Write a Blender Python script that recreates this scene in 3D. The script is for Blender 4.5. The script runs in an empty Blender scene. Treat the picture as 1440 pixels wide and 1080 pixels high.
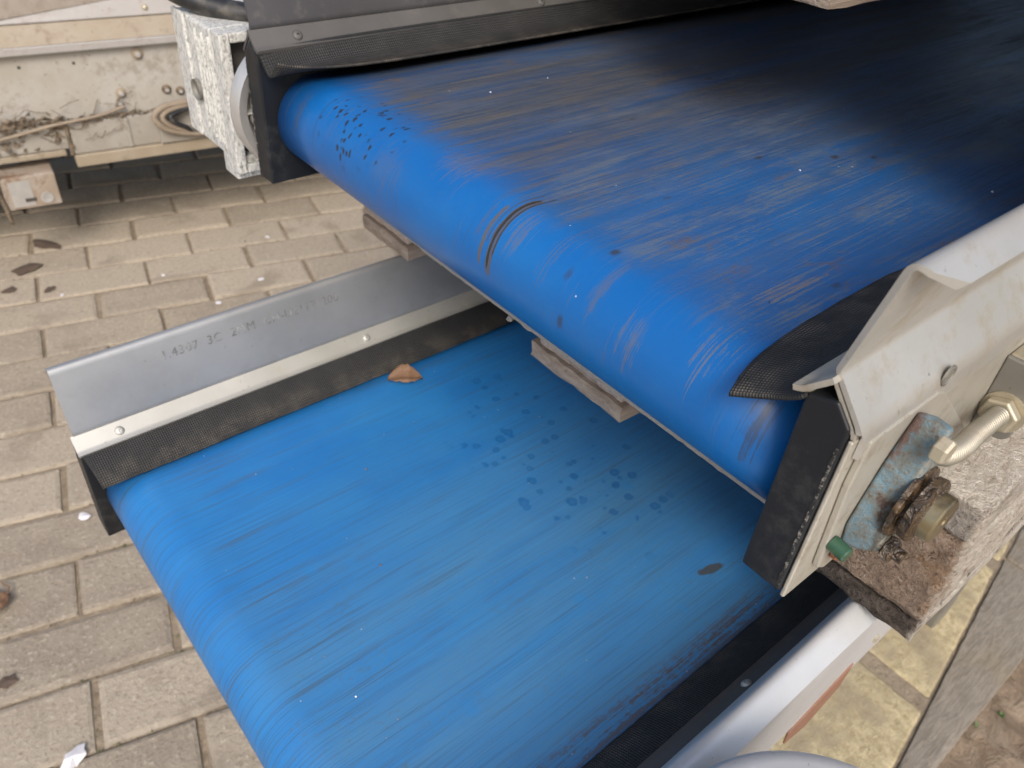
import bpy, bmesh, math, random
from mathutils import Vector, Matrix, noise as mnoise

C = bpy.context.scene.collection
SC = bpy.context.scene
rnd = random.Random(7)
R_ = math.radians

# ------------------------------------------------------------------ camera, light, exposure
ZC = 0.93                                   # camera height above the paving
CAM = [[0.769, -0.6353, 0.0702], [-0.3554, -0.5163, -0.7792], [0.5313, 0.5742, -0.6229]]
cam_d = bpy.data.cameras.new('camera')
cam = bpy.data.objects.new('camera', cam_d); C.objects.link(cam)
r0, r1, r2 = [Vector(v) for v in CAM]
r2.normalize(); r0 = (r0 - r2 * r0.dot(r2)).normalized(); r1 = r2.cross(r0)
cam.matrix_world = Matrix(((r0.x, -r1.x, -r2.x, 0), (r0.y, -r1.y, -r2.y, 0), (r0.z, -r1.z, -r2.z, ZC), (0, 0, 0, 1)))
cam_d.sensor_width = 36; cam_d.lens = 1130.98 / 1440 * 36
cam_d.clip_start = 0.01; cam_d.clip_end = 500
cam_d.dof.use_dof = True; cam_d.dof.focus_distance = 0.37; cam_d.dof.aperture_fstop = 18
SC.camera = cam

SUN_EL, SUN_AZ = 43, -124                     # azimuth measured from +x, counter-clockwise
w = bpy.data.worlds.new('World'); SC.world = w; w.use_nodes = True
nt = w.node_tree; sky = nt.nodes.new('ShaderNodeTexSky'); sky.sky_type = 'NISHITA'
sky.sun_disc = False; sky.sun_elevation = R_(SUN_EL); sky.sun_rotation = R_(90 - SUN_AZ)
sky.air_density = 1.0; sky.dust_density = 4.0; sky.ozone_density = 1.0
bg = nt.nodes['Background']; bg.inputs['Strength'].default_value = 0.15
nt.links.new(sky.outputs[0], bg.inputs[0])
sd = bpy.data.lights.new('sun', 'SUN'); sd.energy = 1.5; sd.angle = R_(22); sd.color = (1.0, 0.95, 0.87)
so = bpy.data.objects.new('sun', sd); C.objects.link(so)
sv = Vector((math.cos(R_(SUN_EL)) * math.cos(R_(SUN_AZ)), math.cos(R_(SUN_EL)) * math.sin(R_(SUN_AZ)), math.sin(R_(SUN_EL))))
so.rotation_euler = sv.to_track_quat('Z', 'Y').to_euler(); so.location = sv * 20
SC.view_settings.view_transform = 'Standard'; SC.view_settings.look = 'None'
SC.view_settings.exposure = 0.45; SC.view_settings.gamma = 1; SC.view_settings.use_curve_mapping = False

# ------------------------------------------------------------------ node language
class S:
    def __init__(s, t, o): s.t, s.o = t, o
    def _m(s, op, b=None, c=None, rev=False):
        n = s.t.nodes.new('ShaderNodeMath'); n.operation = op
        a = [s, b, c]
        if rev: a = [b, s, c]
        for i, x in enumerate(a):
            if x is None: continue
            if isinstance(x, S): s.t.links.new(x.o, n.inputs[i])
            else: n.inputs[i].default_value = x
        return S(s.t, n.outputs[0])
    def __add__(s, b): return s._m('ADD', b)
    __radd__ = __add__
    def __sub__(s, b): return s._m('SUBTRACT', b)
    def __rsub__(s, b): return s._m('SUBTRACT', b, rev=True)
    def __mul__(s, b): return s._m('MULTIPLY', b)
    __rmul__ = __mul__
    def sin(s): return s._m('SINE')
    def abs(s): return s._m('ABSOLUTE')
    def mx(s, b): return s._m('MAXIMUM', b)
    def mn(s, b): return s._m('MINIMUM', b)
    def clamp(s): return s.mx(0.0).mn(1.0)
    def step(s, a, b):
        n = s.t.nodes.new('ShaderNodeMapRange'); n.interpolation_type = 'SMOOTHSTEP'
        lo, hi, y0, y1 = (a, b, 0, 1) if a < b else (b, a, 1, 0)
        n.inputs['From Min'].default_value = lo; n.inputs['From Max'].default_value = hi
        n.inputs['To Min'].default_value = y0; n.inputs['To Max'].default_value = y1
        s.t.links.new(s.o, n.inputs['Value']); return S(s.t, n.outputs['Result'])

class Mat:
    def __init__(m, name, rough=0.6, metal=0.0, spec=0.5):
        m.m = bpy.data.materials.new(name); m.m.use_nodes = True
        m.t = m.m.node_tree; m.b = m.t.nodes['Principled BSDF']
        m.b.inputs['Roughness'].default_value = rough; m.b.inputs['Metallic'].default_value = metal
        m.b.inputs['Specular IOR Level'].default_value = spec
        m.tc = m.t.nodes.new('ShaderNodeTexCoord')
    def uvw(m, kind='Object'):
        n = m.t.nodes.new('ShaderNodeSeparateXYZ'); m.t.links.new(m.tc.outputs[kind], n.inputs[0])
        return [S(m.t, n.outputs[i]) for i in range(3)]
    def comb(m, x, y, z=0.0):
        n = m.t.nodes.new('ShaderNodeCombineXYZ')
        for i, a in enumerate((x, y, z)):
            if isinstance(a, S): m.t.links.new(a.o, n.inputs[i])
            else: n.inputs[i].default_value = a
        return S(m.t, n.outputs[0])
    def noise(m, vec=None, scale=5, detail=4, rough=0.55, dist=0.0, kind='Object'):
        n = m.t.nodes.new('ShaderNodeTexNoise'); n.inputs['Scale'].default_value = scale
        n.inputs['Detail'].default_value = detail; n.inputs['Roughness'].default_value = rough
        n.inputs['Distortion'].default_value = dist
        m.t.links.new(vec.o if vec else m.tc.outputs[kind], n.inputs['Vector'])
        return S(m.t, n.outputs['Fac'])
    def vor(m, vec=None, scale=5, feature='F1', rnd=1.0, out='Distance', kind='Object'):
        n = m.t.nodes.new('ShaderNodeTexVoronoi'); n.feature = feature; n.inputs['Scale'].default_value = scale
        n.inputs['Randomness'].default_value = rnd
        m.t.links.new(vec.o if vec else m.tc.outputs[kind], n.inputs['Vector'])
        o = S(m.t, n.outputs[out])
        if out == 'Color':
            q = m.t.nodes.new('ShaderNodeSeparateColor'); m.t.links.new(o.o, q.inputs[0]); return S(m.t, q.outputs[0])
        return o
    def rand(m):
        n = m.t.nodes.new('ShaderNodeObjectInfo'); return S(m.t, n.outputs['Random'])
    def mix(m, f, a, b):
        n = m.t.nodes.new('ShaderNodeMix'); n.data_type = 'RGBA'; n.clamp_factor = True
        if isinstance(f, S): m.t.links.new(f.o, n.inputs[0])
        else: n.inputs[0].default_value = f
        for i, x in ((6, a), (7, b)):
            if isinstance(x, S): m.t.links.new(x.o, n.inputs[i])
            else: n.inputs[i].default_value = (*x, 1)
        return S(m.t, n.outputs[2])
    def col(m, c):
        if isinstance(c, S): m.t.links.new(c.o, m.b.inputs['Base Color'])
        else: m.b.inputs['Base Color'].default_value = (*c, 1)
        return m
    def set(m, k, v):
        if isinstance(v, S): m.t.links.new(v.o, m.b.inputs[k])
        else: m.b.inputs[k].default_value = v
        return m
    def bump(m, h, strength=0.3, dist=0.002):
        n = m.t.nodes.new('ShaderNodeBump'); n.inputs['Strength'].default_value = strength
        n.inputs['Distance'].default_value = dist
        m.t.links.new(h.o, n.inputs['Height']); m.t.links.new(n.outputs[0], m.b.inputs['Normal']); return m

MT = {}
def gauss(x, c, wd): return ((x - c).abs()).step(wd, 0.0)

def belt_material(name, upper):
    m = Mat(name, 0.46, 0, 0.45)
    u, v, _ = m.uvw('UV')
    vv = v + m.noise(m.comb(u * 3.0, v * 3.0), 1, 2) * 0.006
    hair = m.noise(m.comb(u * 14.0, vv * 1100.0), 1, 3, 0.6)
    fine = m.noise(m.comb(u * 10.0 + 2.0, vv * 520.0), 1, 4, 0.62)
    mid = m.noise(m.comb(u * 6.0 + 3.1, vv * 150.0), 1, 5, 0.62)
    wide = m.noise(m.comb(u * 1.8, vv * 26.0 + 7.0), 1, 4, 0.55)
    cloud = m.noise(m.comb(u, v), 11, 5, 0.6)
    patch = m.noise(m.comb(u * 26.0, v * 48.0), 1, 5, 0.65)
    mott = m.noise(m.comb(u * 170.0, v * 330.0), 1, 4, 0.7)
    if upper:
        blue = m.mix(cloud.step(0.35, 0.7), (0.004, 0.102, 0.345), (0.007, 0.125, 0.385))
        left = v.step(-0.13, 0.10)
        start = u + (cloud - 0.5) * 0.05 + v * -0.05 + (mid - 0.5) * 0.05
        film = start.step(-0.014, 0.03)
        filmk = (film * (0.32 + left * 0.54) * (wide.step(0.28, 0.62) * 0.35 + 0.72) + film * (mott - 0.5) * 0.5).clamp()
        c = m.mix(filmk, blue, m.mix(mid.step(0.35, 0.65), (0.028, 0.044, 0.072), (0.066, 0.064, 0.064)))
        band = wide.step(0.40, 0.66)
        # brown streaks along the travel direction, thinner over the head roller
        st = (hair * 0.55 + fine * 0.45 + film * 0.05 + band * 0.05).step(0.56, 0.64) * (patch + film * 0.12).step(0.44, 0.60)
        c = m.mix(filmk.step(0.0, 0.5) * u.step(0.06, 0.30) * (wide.step(0.38, 0.55) * 0.40 + 0.05), c, (0.048, 0.050, 0.054))
        c = m.mix(st * (0.22 + left * 0.30), c, m.mix(cloud, (0.075, 0.066, 0.054), (0.125, 0.11, 0.09)))
        st2 = (mid * 0.6 + hair * 0.4 + film * 0.04).step(0.57, 0.64) * (patch + 0.02).step(0.50, 0.60)
        c = m.mix(st2 * (0.25 + left * 0.30), c, (0.10, 0.088, 0.072))
        dust = m.noise(m.comb(u * 9.0 + 1.0, v * 30.0), 1, 5, 0.7)
        c = m.mix((dust * 0.50 + mott * 0.15 + hair * 0.20 + fine * 0.15).step(0.49, 0.60) * film * (0.20 + (1.0 - left) * 0.42), c, (0.120, 0.150, 0.185))
        scr = m.noise(m.comb(u * 5.0 + 4.0, (v + u * 0.05) * 700.0), 1, 2, 0.5)
        c = m.mix(scr.step(0.70, 0.74) * dust.step(0.42, 0.55) * 0.7, c, (0.04, 0.045, 0.05))
        sm = m.noise(m.comb(u * 16.0 + 5.0, v * 40.0), 1, 6, 0.75)
        c = m.mix(sm.step(0.57, 0.68) * film * (0.3 + mott.step(0.4, 0.6) * 0.4), c, (0.105, 0.080, 0.060))
        # long scuffs at fixed places on the drum
        for (u0, ul, v0, vw, k, cc) in ((-0.016, 0.036, -0.0215, 0.0060, 1.0, (0.040, 0.034, 0.026)),
                                       (-0.024, 0.030, -0.010, 0.007, 0.6, (0.085, 0.075, 0.06)),
                                       (-0.02, 0.05, -0.094, 0.010, 0.55, (0.11, 0.10, 0.085)),
                                       (-0.02, 0.05, -0.060, 0.012, 0.55, (0.10, 0.09, 0.075)),
                                       (-0.02, 0.045, -0.157, 0.016, 0.85, (0.14, 0.13, 0.12)),
                                       (0.04, 0.06, -0.148, 0.016, 0.8, (0.17, 0.15, 0.13)),
                                       (0.00, 0.045, 0.035, 0.055, 0.7, (0.13, 0.11, 0.09)), (-0.02, 0.04, -0.035, 0.02, 0.6, (0.13, 0.115, 0.095)), (-0.03, 0.04, 0.08, 0.05, 0.5, (0.10, 0.10, 0.10)), (-0.035, 0.035, -0.12, 0.02, 0.6, (0.13, 0.12, 0.10)),
                                       (-0.03, 0.07, 0.161, 0.0035, 0.6, (0.035, 0.04, 0.045)),
                                       (-0.012, 0.012, 0.157, 0.0016, 1.3, (0.035, 0.03, 0.025)),
                                       (-0.03, 0.05, 0.185, 0.014, 0.6, (0.09, 0.085, 0.08)),
                                       (-0.035, 0.05, -0.190, 0.016, 0.9, (0.03, 0.04, 0.06))):
            vc = v + (u * u) * 1.2 + (patch - 0.5) * 0.003
            g = gauss(u + (fine - 0.5) * 0.03, u0, ul) * gauss(vc, v0, vw)
            lines = m.noise(m.comb(u * 12.0 + v0 * 90.0, v * 1000.0), 1, 3, 0.65) * 0.75 + mott * 0.25
            c = m.mix((g * 0.26 + lines).step(0.70, 0.79) * g.step(0.0, 0.3) * (k * 0.75), c, cc)
        sv_ = v + 0.0222 + (u + 0.012) * (u + 0.012) * 2.2 + (fine - 0.5) * 0.002
        for (dv, wd, u1, ul, kk, cc) in ((0.0, 0.0042, -0.022, 0.036, 0.75, (0.085, 0.070, 0.048)), (0.0006, 0.0017, -0.020, 0.034, 1.0, (0.030, 0.026, 0.020)), (-0.0022, 0.0010, -0.012, 0.034, 0.9, (0.040, 0.034, 0.027)), (0.0072, 0.0022, -0.028, 0.024, 0.8, (0.10, 0.085, 0.062)), (0.0045, 0.0009, -0.01, 0.03, 0.7, (0.06, 0.05, 0.04))):
            g = gauss(sv_ - dv, 0.0, wd) * gauss(u, u1, ul).step(0.0, 0.35)
            c = m.mix((g * 0.55 + mott * 0.35 + hair * 0.35).step(0.48, 0.66) * kk, c, cc)
        # oily specks near the far side of the drum
        cell = m.vor(m.comb(u * 0.6 + (mott - 0.5) * 0.0045, v * 1.0 + (patch - .5) * 0.006 + (mott - .5) * .003), 330)
        pick = m.vor(m.comb(u * 0.6 + (mott - 0.5) * 0.0045, v * 1.0 + (patch - .5) * 0.006 + (mott - .5) * .003), 330, out='Color')
        zone = gauss(u, -0.016, 0.036) * gauss(v, 0.122, 0.055)
        sp = cell.step(0.52, 0.30) * (pick + zone * 0.40).step(0.86, 0.93) * zone.step(0.02, 0.3)
        c = m.mix(sp * 0.9, c, (0.018, 0.019, 0.018))
        cell2 = m.vor(m.comb(u * 0.55 + (mott - .5) * .003, v + (patch - .5) * 0.006), 80)
        pk2 = m.vor(m.comb(u * 0.55 + (mott - .5) * .003, v + (patch - .5) * 0.006), 80, out='Color')
        c = m.mix(cell2.step(0.24, 0.06) * pk2.step(0.93, 0.95) * 0.75, c, (0.035, 0.030, 0.024))
        rough = 0.36 + filmk * 0.22 + st * 0.2
    else:
        blue = m.mix(cloud.step(0.3, 0.7), (0.013, 0.152, 0.44), (0.021, 0.185, 0.47))
        c = m.mix(wide.step(0.42, 0.75) * 0.5, blue, (0.030, 0.19, 0.46))
        right = v.step(0.14, -0.08)
        haze = (right * (wide.step(0.3, 0.65) * 0.40 + 0.30) * u.step(-0.04, 0.01) + (mott - 0.5) * right * 0.5).clamp()
        c = m.mix(haze, c, m.mix(cloud, (0.058, 0.195, 0.36), (0.082, 0.205, 0.33)))
        near = u.step(0.10, -0.02)
        st = (fine * 0.55 + hair * 0.45 + v.step(0.17, 0.06) * 0.02).step(0.52, 0.62)
        c = m.mix(st * (0.34 + near * 0.2), c, (0.038, 0.095, 0.18))
        st2 = (mid * 0.65 + hair * 0.35).step(0.53, 0.62)
        c = m.mix(st2 * (0.40 + near * 0.3), c, (0.055, 0.105, 0.165))
        lt = m.noise(m.comb(u * 2.0 + 9.0, vv * 420.0), 1, 3, 0.6).step(0.60, 0.70)
        c = m.mix(lt * 0.40, c, (0.03, 0.25, 0.58))
        c = m.mix((mott * 0.6 + patch * 0.4).step(0.54, 0.66) * right * (0.25 + near * 0.4), c, (0.075, 0.105, 0.110))
        # wet spots
        wu, wv = u * 0.95 + (mott - 0.5) * 0.004, v + (patch - 0.5) * 0.010
        cell = m.vor(m.comb(wu, wv), 105)
        pk = m.vor(m.comb(wu, wv), 105, out='Color')
        sz = m.vor(m.comb(wu, wv), 105, out='Color') 
        zone = gauss(u, 0.262, 0.085) * gauss(v, 0.02, 0.16)
        zone2 = gauss(u, 0.255, 0.045) * gauss(v, -0.03, 0.065)
        sp = (cell - (pk - 0.9) * 0.5).step(0.48, 0.34) * (pk + zone * 0.42 + zone2 * 0.42).step(0.83, 0.88) * (zone + zone2).step(0.05, 0.3)
        c = m.mix(sp * (0.36 + cell.step(0.05, 0.4) * 0.30), c, (0.004, 0.090, 0.28))
        c2 = m.vor(m.comb(wu, wv), 40); p2 = m.vor(m.comb(wu, wv), 40, out='Color')
        c = m.mix(c2.step(0.26, 0.02) * p2.step(0.88, 0.9) * 0.35, c, (0.010, 0.19, 0.52))
        # wear at the near edge strip and one scuff
        ed = gauss(v, -0.174, 0.016) * (mid * 0.4 + mott * 0.3 + hair * 0.3).step(0.47, 0.55)
        c = m.mix(ed * 0.9, c, (0.085, 0.068, 0.062))
        g = gauss(u, 0.277, 0.018) * gauss(v + (u - .277) * 0.2, -0.1346, 0.006)
        c = m.mix((g * 0.8 + mott * 0.5 + hair * 0.3).step(0.62, 0.80) * 0.9, c, (0.06, 0.06, 0.055))
        rough = 0.42 + haze * 0.25
    # pale crumbs ground into the surface
    d = m.vor(m.comb(u, v), 130); pk = m.vor(m.comb(u, v), 130, out='Color')
    c = m.mix(d.step(0.09, 0.05) * pk.step(0.975, 0.98) * 0.6, c, (0.5, 0.52, 0.52))
    m.col(c).set('Roughness', rough)
    m.bump(fine * 0.5 + mid * 0.3 + mott * 0.4, 0.08, 0.0006)
    return m.m

def build_materials():
    MT['belt_up'] = belt_material('blue_belt_grimy', True)
    MT['belt_lo'] = belt_material('blue_belt_streaked', False)
    # woven rubber flap
    m = Mat('woven_rubber', 0.62, 0, 0.45); u, v, _ = m.uvw('UV')
    a = ((u + v) * 1900.0).sin(); b = ((u - v) * 1900.0).sin()
    h = (a * b)
    dust = m.noise(None, 40, 5, 0.7, kind='UV'); edge = v.step(0.013, 0.024)
    m.col(m.mix((h.step(-0.1, 0.8) * (dust.step(0.45, 0.68) * 0.34 + 0.03 + edge * dust.step(0.40, 0.6) * 0.35)).clamp(), m.mix(dust, (0.009, 0.0095, 0.010), (0.026, 0.026, 0.026)), m.mix(edge, (0.085, 0.082, 0.078), (0.20, 0.165, 0.12))))
    m.bump(h, 0.5, 0.0008); MT['flap'] = m.m
    m = Mat('black_plastic', 0.48, 0, 0.4)
    n = m.noise(None, 30, 6, 0.65); n2 = m.noise(None, 160, 4, 0.7)
    m.col(m.mix((n * 0.6 + n2 * 0.4).step(0.50, 0.68) * 0.5, (0.0085, 0.010, 0.013), (0.045, 0.046, 0.046)))
    m.set('Roughness', n * 0.3 + 0.34); m.bump(n2, 0.08, 0.001); MT['black'] = m.m
    m = Mat('scuffed_edge', 0.8); n = m.noise(None, 420, 5, 0.7)
    m.col(m.mix(n.step(0.48, 0.66), (0.014, 0.014, 0.015), (0.26, 0.245, 0.215))); MT['scuff'] = m.m
    def steel(name, c0, c1, metal, rough, dirt=(0.24, 0.18, 0.10), dk=0.25, ds=0.45):
        m = Mat(name, rough, metal, 0.5); x, y, z = m.uvw()
        n = m.noise(None, 14, 5, 0.6); br = m.noise(m.comb(x * 12.0, y * 500.0, z * 500.0), 1, 4, 0.6)
        n3 = m.noise(None, 60, 6, 0.7)
        c = m.mix(n.step(0.3, 0.7), c0, c1)
        c = m.mix(n3.step(ds + 0.08, ds + 0.3) * dk, c, dirt)
        sp = m.noise(None, 300, 3, 0.6)
        c = m.mix(sp.step(0.68, 0.74) * 0.5, c, (0.09, 0.075, 0.06))
        m.col(c).set('Roughness', n3 * 0.2 + br * 0.12 + (rough - 0.12)); m.bump(br * 0.4 + n * 0.6, 0.06, 0.001)
        return m.m
    MT['steel'] = steel('stainless_sheet', (0.33, 0.338, 0.345), (0.41, 0.418, 0.425), 0.65, 0.44, (0.28, 0.26, 0.22), 0.2)
    MT['steel_sunlit_dusty'] = steel('dusty_sunlit_stainless', (0.42, 0.408, 0.375), (0.50, 0.49, 0.462), 0.5, 0.38, (0.36, 0.29, 0.185), 0.5, 0.40)  # sunlit copy of the stainless: brightness in the base colour, over it a dust film
    MT['steel_sunlit'] = steel('sunlit_stainless', (0.55, 0.56, 0.565), (0.63, 0.64, 0.645), 0.35, 0.38, (0.45, 0.42, 0.38), 0.25)  # sunlit copy of the stainless sheet, the light put into the base colour
    MT['steel_tan'] = steel('weathered_side_plate', (0.36, 0.338, 0.285), (0.45, 0.428, 0.375), 0.35, 0.46, (0.22, 0.16, 0.09), 0.5, 0.4)
    MT['strip'] = steel('aluminium_strip', (0.42, 0.415, 0.38), (0.50, 0.495, 0.46), 0.5, 0.42, (0.42, 0.36, 0.25), 0.5)
    MT['strip_shaded'] = steel('shaded_grey_strip', (0.085, 0.082, 0.078), (0.115, 0.11, 0.106), 0.2, 0.55, (0.17, 0.15, 0.13), 0.4)  # strip lying in shade, the shade put into its base colour
    MT['steel_shaded'] = steel('shaded_steel_guard', (0.052, 0.051, 0.054), (0.072, 0.070, 0.074), 0.1, 0.5, (0.20, 0.18, 0.16), 0.3)  # steel guard in shade: shading painted into a dark base colour
    MT['bracket'] = steel('grey_bracket_steel', (0.21, 0.20, 0.18), (0.27, 0.26, 0.23), 0.5, 0.5, (0.16, 0.13, 0.09), 0.4)
    MT['zinc'] = steel('zinc_bolt', (0.40, 0.35, 0.25), (0.50, 0.46, 0.36), 0.55, 0.42, (0.25, 0.17, 0.09), 0.6, 0.4)
    MT['rod'] = steel('threaded_rod', (0.25, 0.23, 0.185), (0.33, 0.31, 0.26), 0.55, 0.42, (0.22, 0.15, 0.08), 0.6)
    MT['motor'] = steel('grey_motor_paint', (0.50, 0.51, 0.52), (0.64, 0.65, 0.66), 0.25, 0.36, (0.3, 0.3, 0.29), 0.3)
    # chipped blue paint over cast iron
    m = Mat('chipped_blue_paint', 0.5); n = m.noise(None, 90, 7, 0.72, 0.4); n2 = m.noise(None, 420, 5, 0.7); x, y, z = m.uvw()
    c = m.mix(n2.step(0.35, 0.65), (0.095, 0.165, 0.205), (0.165, 0.245, 0.290))
    c = m.mix((n * 0.6 + n2 * 0.4).step(0.43, 0.56) * 0.8, c, (0.125, 0.105, 0.072))
    c = m.mix((n + n2 * 0.3).step(0.70, 0.78), c, (0.070, 0.042, 0.036))
    k = (n * 0.55 + n2 * 0.3 + y.step(-.2435, -.2350) * z.step(.040, .072) * 0.30).step(0.60, 0.70)
    c = m.mix(k, c, m.mix(n2, (0.075, 0.045, 0.040), (0.15, 0.10, 0.085)))
    k2 = (n * 0.5 + n2 * 0.2 + y.step(-.2400, -.2470) * z.step(.074, .030) * 0.40).step(0.50, 0.66)
    c = m.mix(k2 * 0.75, c, (0.060, 0.048, 0.032))
    rim = y.step(-.2452, -.2468) * n2.step(0.42, 0.56)
    c = m.mix(rim * 0.8, c, (0.30, 0.29, 0.25))
    m.col(c).set('Roughness', n * 0.5 + 0.25).bump(n + n2 * 0.6, 0.8, 0.0022); MT['bluepaint'] = m.m
    m = Mat('dark_grease', 0.16, 0.0, 0.7); n = m.noise(None, 130, 5, 0.6, 1.0)
    m.col(m.mix(n.step(0.3, 0.7), (0.012, 0.007, 0.004), (0.10, 0.06, 0.028))).set('Roughness', n * 0.4 + 0.05).bump(n, 0.9, 0.004); MT['grease'] = m.m
    m = Mat('oily_shaft', 0.3, 0.75); n = m.noise(None, 60, 5, 0.6)
    m.col(m.mix(n.step(0.35, 0.65), (0.055, 0.036, 0.016), (0.30, 0.25, 0.15))).set('Roughness', n * 0.3 + 0.15); MT['shaft'] = m.m
    m = Mat('green_plastic', 0.25); m.col(m.mix(m.noise(None, 300, 4), (0.018, 0.062, 0.036), (0.04, 0.10, 0.06))); MT['green'] = m.m
    m = Mat('rust', 0.8); n = m.noise(None, 160, 6, 0.7)
    m.col(m.mix(n, (0.10, 0.03, 0.014), (0.27, 0.12, 0.055))).bump(n, 0.6, 0.002); MT['rust'] = m.m
    m = Mat('brown_primer', 0.7); n = m.noise(None, 60, 6, 0.7)
    m.col(m.mix(n, (0.21, 0.105, 0.066), (0.29, 0.16, 0.108))); MT['primer'] = m.m
    # wood
    def wood(name, c0, c1, c2, grain=(3, 90, 90), bs=0.6, dark=None):
        m = Mat(name, 0.85, 0, 0.25); x, y, z = m.uvw()
        n = m.noise(m.comb(x * grain[0] + m.rand() * 9.0, y * grain[1], z * grain[2]), 1, 6, 0.68, 0.4)
        f = m.noise(m.comb(x * grain[0] * 3, y * grain[1] * 4.2, z * grain[2] * 4.2), 1, 4, 0.6)
        big = m.noise(None, 22, 4, 0.6)
        c = m.mix(n.step(0.3, 0.7), c0, c1); c = m.mix(f.step(0.55, 0.75) * 0.7, c, c2)
        if dark: c = m.mix(big.step(0.42, 0.58) * 0.85, c, dark)
        m.col(c).bump(n * 0.7 + f * 0.4, bs, 0.004); return m.m
    MT['wood'] = wood('weathered_board', (0.25, 0.195, 0.15), (0.42, 0.345, 0.28), (0.12, 0.088, 0.066), (4, 60, 140))
    MT['wood_wet'] = wood('damp_dark_board', (0.12, 0.098, 0.084), (0.22, 0.185, 0.16), (0.06, 0.045, 0.037), (6, 40, 330), 0.8, (0.036, 0.025, 0.020))
    MT['wood_cross'] = wood('weathered_cross_board', (0.20, 0.17, 0.15), (0.36, 0.325, 0.29), (0.085, 0.065, 0.05), (120, 4, 260))
    def chip(name, c0, c1, c2, hi, sc=1.0, bs=1.0):
        m = Mat(name, 0.9, 0, 0.2)
        n = m.noise(None, 120 * sc, 6, 0.72, 1.2); n2 = m.noise(None, 330 * sc, 5, 0.7, 0.8); b = m.noise(None, 26, 4, 0.6)
        v = m.vor(None, 210 * sc)
        c = m.mix(n.step(0.35, 0.65), c0, c1); c = m.mix(n2.step(0.56, 0.66) * 0.85, c, hi)
        c = m.mix((n2 + v * 0.2).step(0.46, 0.36) * 0.8, c, c2); c = m.mix(b.step(0.55, 0.75) * 0.45, c, (0.22, 0.115, 0.045))
        m.col(c).bump(n * 0.8 + n2 * 0.6, bs, 0.006); return m.m
    MT['chip_brown'] = chip('weathered_chip_block', (0.205, 0.160, 0.128), (0.320, 0.262, 0.216), (0.095, 0.068, 0.050), (0.50, 0.44, 0.38))
    MT['chip_grey'] = chip('pale_chip_block', (0.46, 0.37, 0.30), (0.60, 0.50, 0.42), (0.20, 0.14, 0.105), (0.70, 0.61, 0.53), 1.5, 0.7)
    MT['chip_silver'] = chip('pale_fibre_wood', (0.48, 0.425, 0.365), (0.62, 0.57, 0.51), (0.22, 0.165, 0.12), (0.80, 0.77, 0.73), 0.9, 1.0)
    def hero_wood(name, c0, c1, c2, hi, ylo, zhi):
        m = Mat(name, 0.9, 0, 0.2); x, y, z = m.uvw()
        n = m.noise(None, 130, 6, 0.72, 1.2); n2 = m.noise(None, 360, 5, 0.7, 0.8); b = m.noise(None, 30, 4, 0.6); gr = m.noise(m.comb(x * 30.0, y * 160.0, z * 260.0), 1, 5, 0.7)
        c = m.mix(n.step(0.35, 0.65), c0, c1); c = m.mix(n2.step(0.56, 0.66) * 0.85, c, hi); c = m.mix(n2.step(0.46, 0.36) * 0.8, c, c2)
        c = m.mix(b.step(0.52, 0.72) * 0.5, c, (0.26, 0.145, 0.06))
        k = (y + (n - 0.5) * 0.012 + (b - 0.5) * 0.010).step(ylo + 0.0045, ylo + 0.0005)  # paler colour on the near side face and on the board top
        if zhi: k = k.mx((z + (n - 0.5) * 0.004).step(zhi - 0.0025, zhi - 0.0008))
        sv = m.mix((n * 0.5 + gr * 0.5).step(0.36, 0.62), (0.52, 0.44, 0.355), (0.74, 0.68, 0.59)); sv = m.mix(n2.step(0.55, 0.65) * 0.8, sv, (0.80, 0.77, 0.73)); sv = m.mix((n2 * 0.6 + gr * 0.4).step(0.45, 0.36) * 0.85, sv, (0.22, 0.165, 0.12))
        m.col(m.mix(k, c, sv)).bump(n * 0.8 + n2 * 0.6 + gr * 0.4, 1.0, 0.007); return m.m
    YH = .0405 - .2588
    MT['hero_chip'] = hero_wood('crumbling_chip_block', (0.27, 0.190, 0.138), (0.40, 0.300, 0.228), (0.095, 0.068, 0.050), (0.50, 0.44, 0.38), YH, 0)
    MT['hero_board'] = hero_wood('damp_split_board', (0.055, 0.043, 0.036), (0.15, 0.122, 0.104), (0.032, 0.024, 0.019), (0.22, 0.185, 0.155), YH, 0)
    MT['hero_cross'] = hero_wood('pale_topped_cross_board', (0.32, 0.28, 0.245), (0.50, 0.455, 0.41), (0.10, 0.078, 0.06), (0.48, 0.44, 0.40), YH, .1020)
    # cast aluminium
    m = Mat('flaky_cast_aluminium', 0.6, 0.15); x, y, z = m.uvw(); n = m.noise(m.comb(x * 1.0, y * 1.6, z * 0.6), 330, 5, 0.75); n2 = m.noise(None, 40, 4, 0.6)
    c = m.mix(n.step(0.36, 0.56), (0.36, 0.36, 0.34), (0.74, 0.74, 0.71)); c = m.mix((n * 0.6 + n2 * 0.4).step(0.42, 0.34) * 0.75, c, (0.18, 0.175, 0.16))
    m.col(c).bump(n, 0.7, 0.003); MT['castalu'] = m.m
    m = Mat('hollow_shade', 0.9); m.col(m.mix(m.noise(None, 60, 5), (0.035, 0.032, 0.028), (0.10, 0.09, 0.078))); MT['cavity'] = m.m  # dark colour stands in for shade inside hollows, holes and underside
    m = Mat('brushed_flange', 0.4, 0.6); n = m.noise(None, 60, 4); m.col(m.mix(n, (0.42, 0.41, 0.40), (0.7, 0.69, 0.67))); MT['flange'] = m.m
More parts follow.
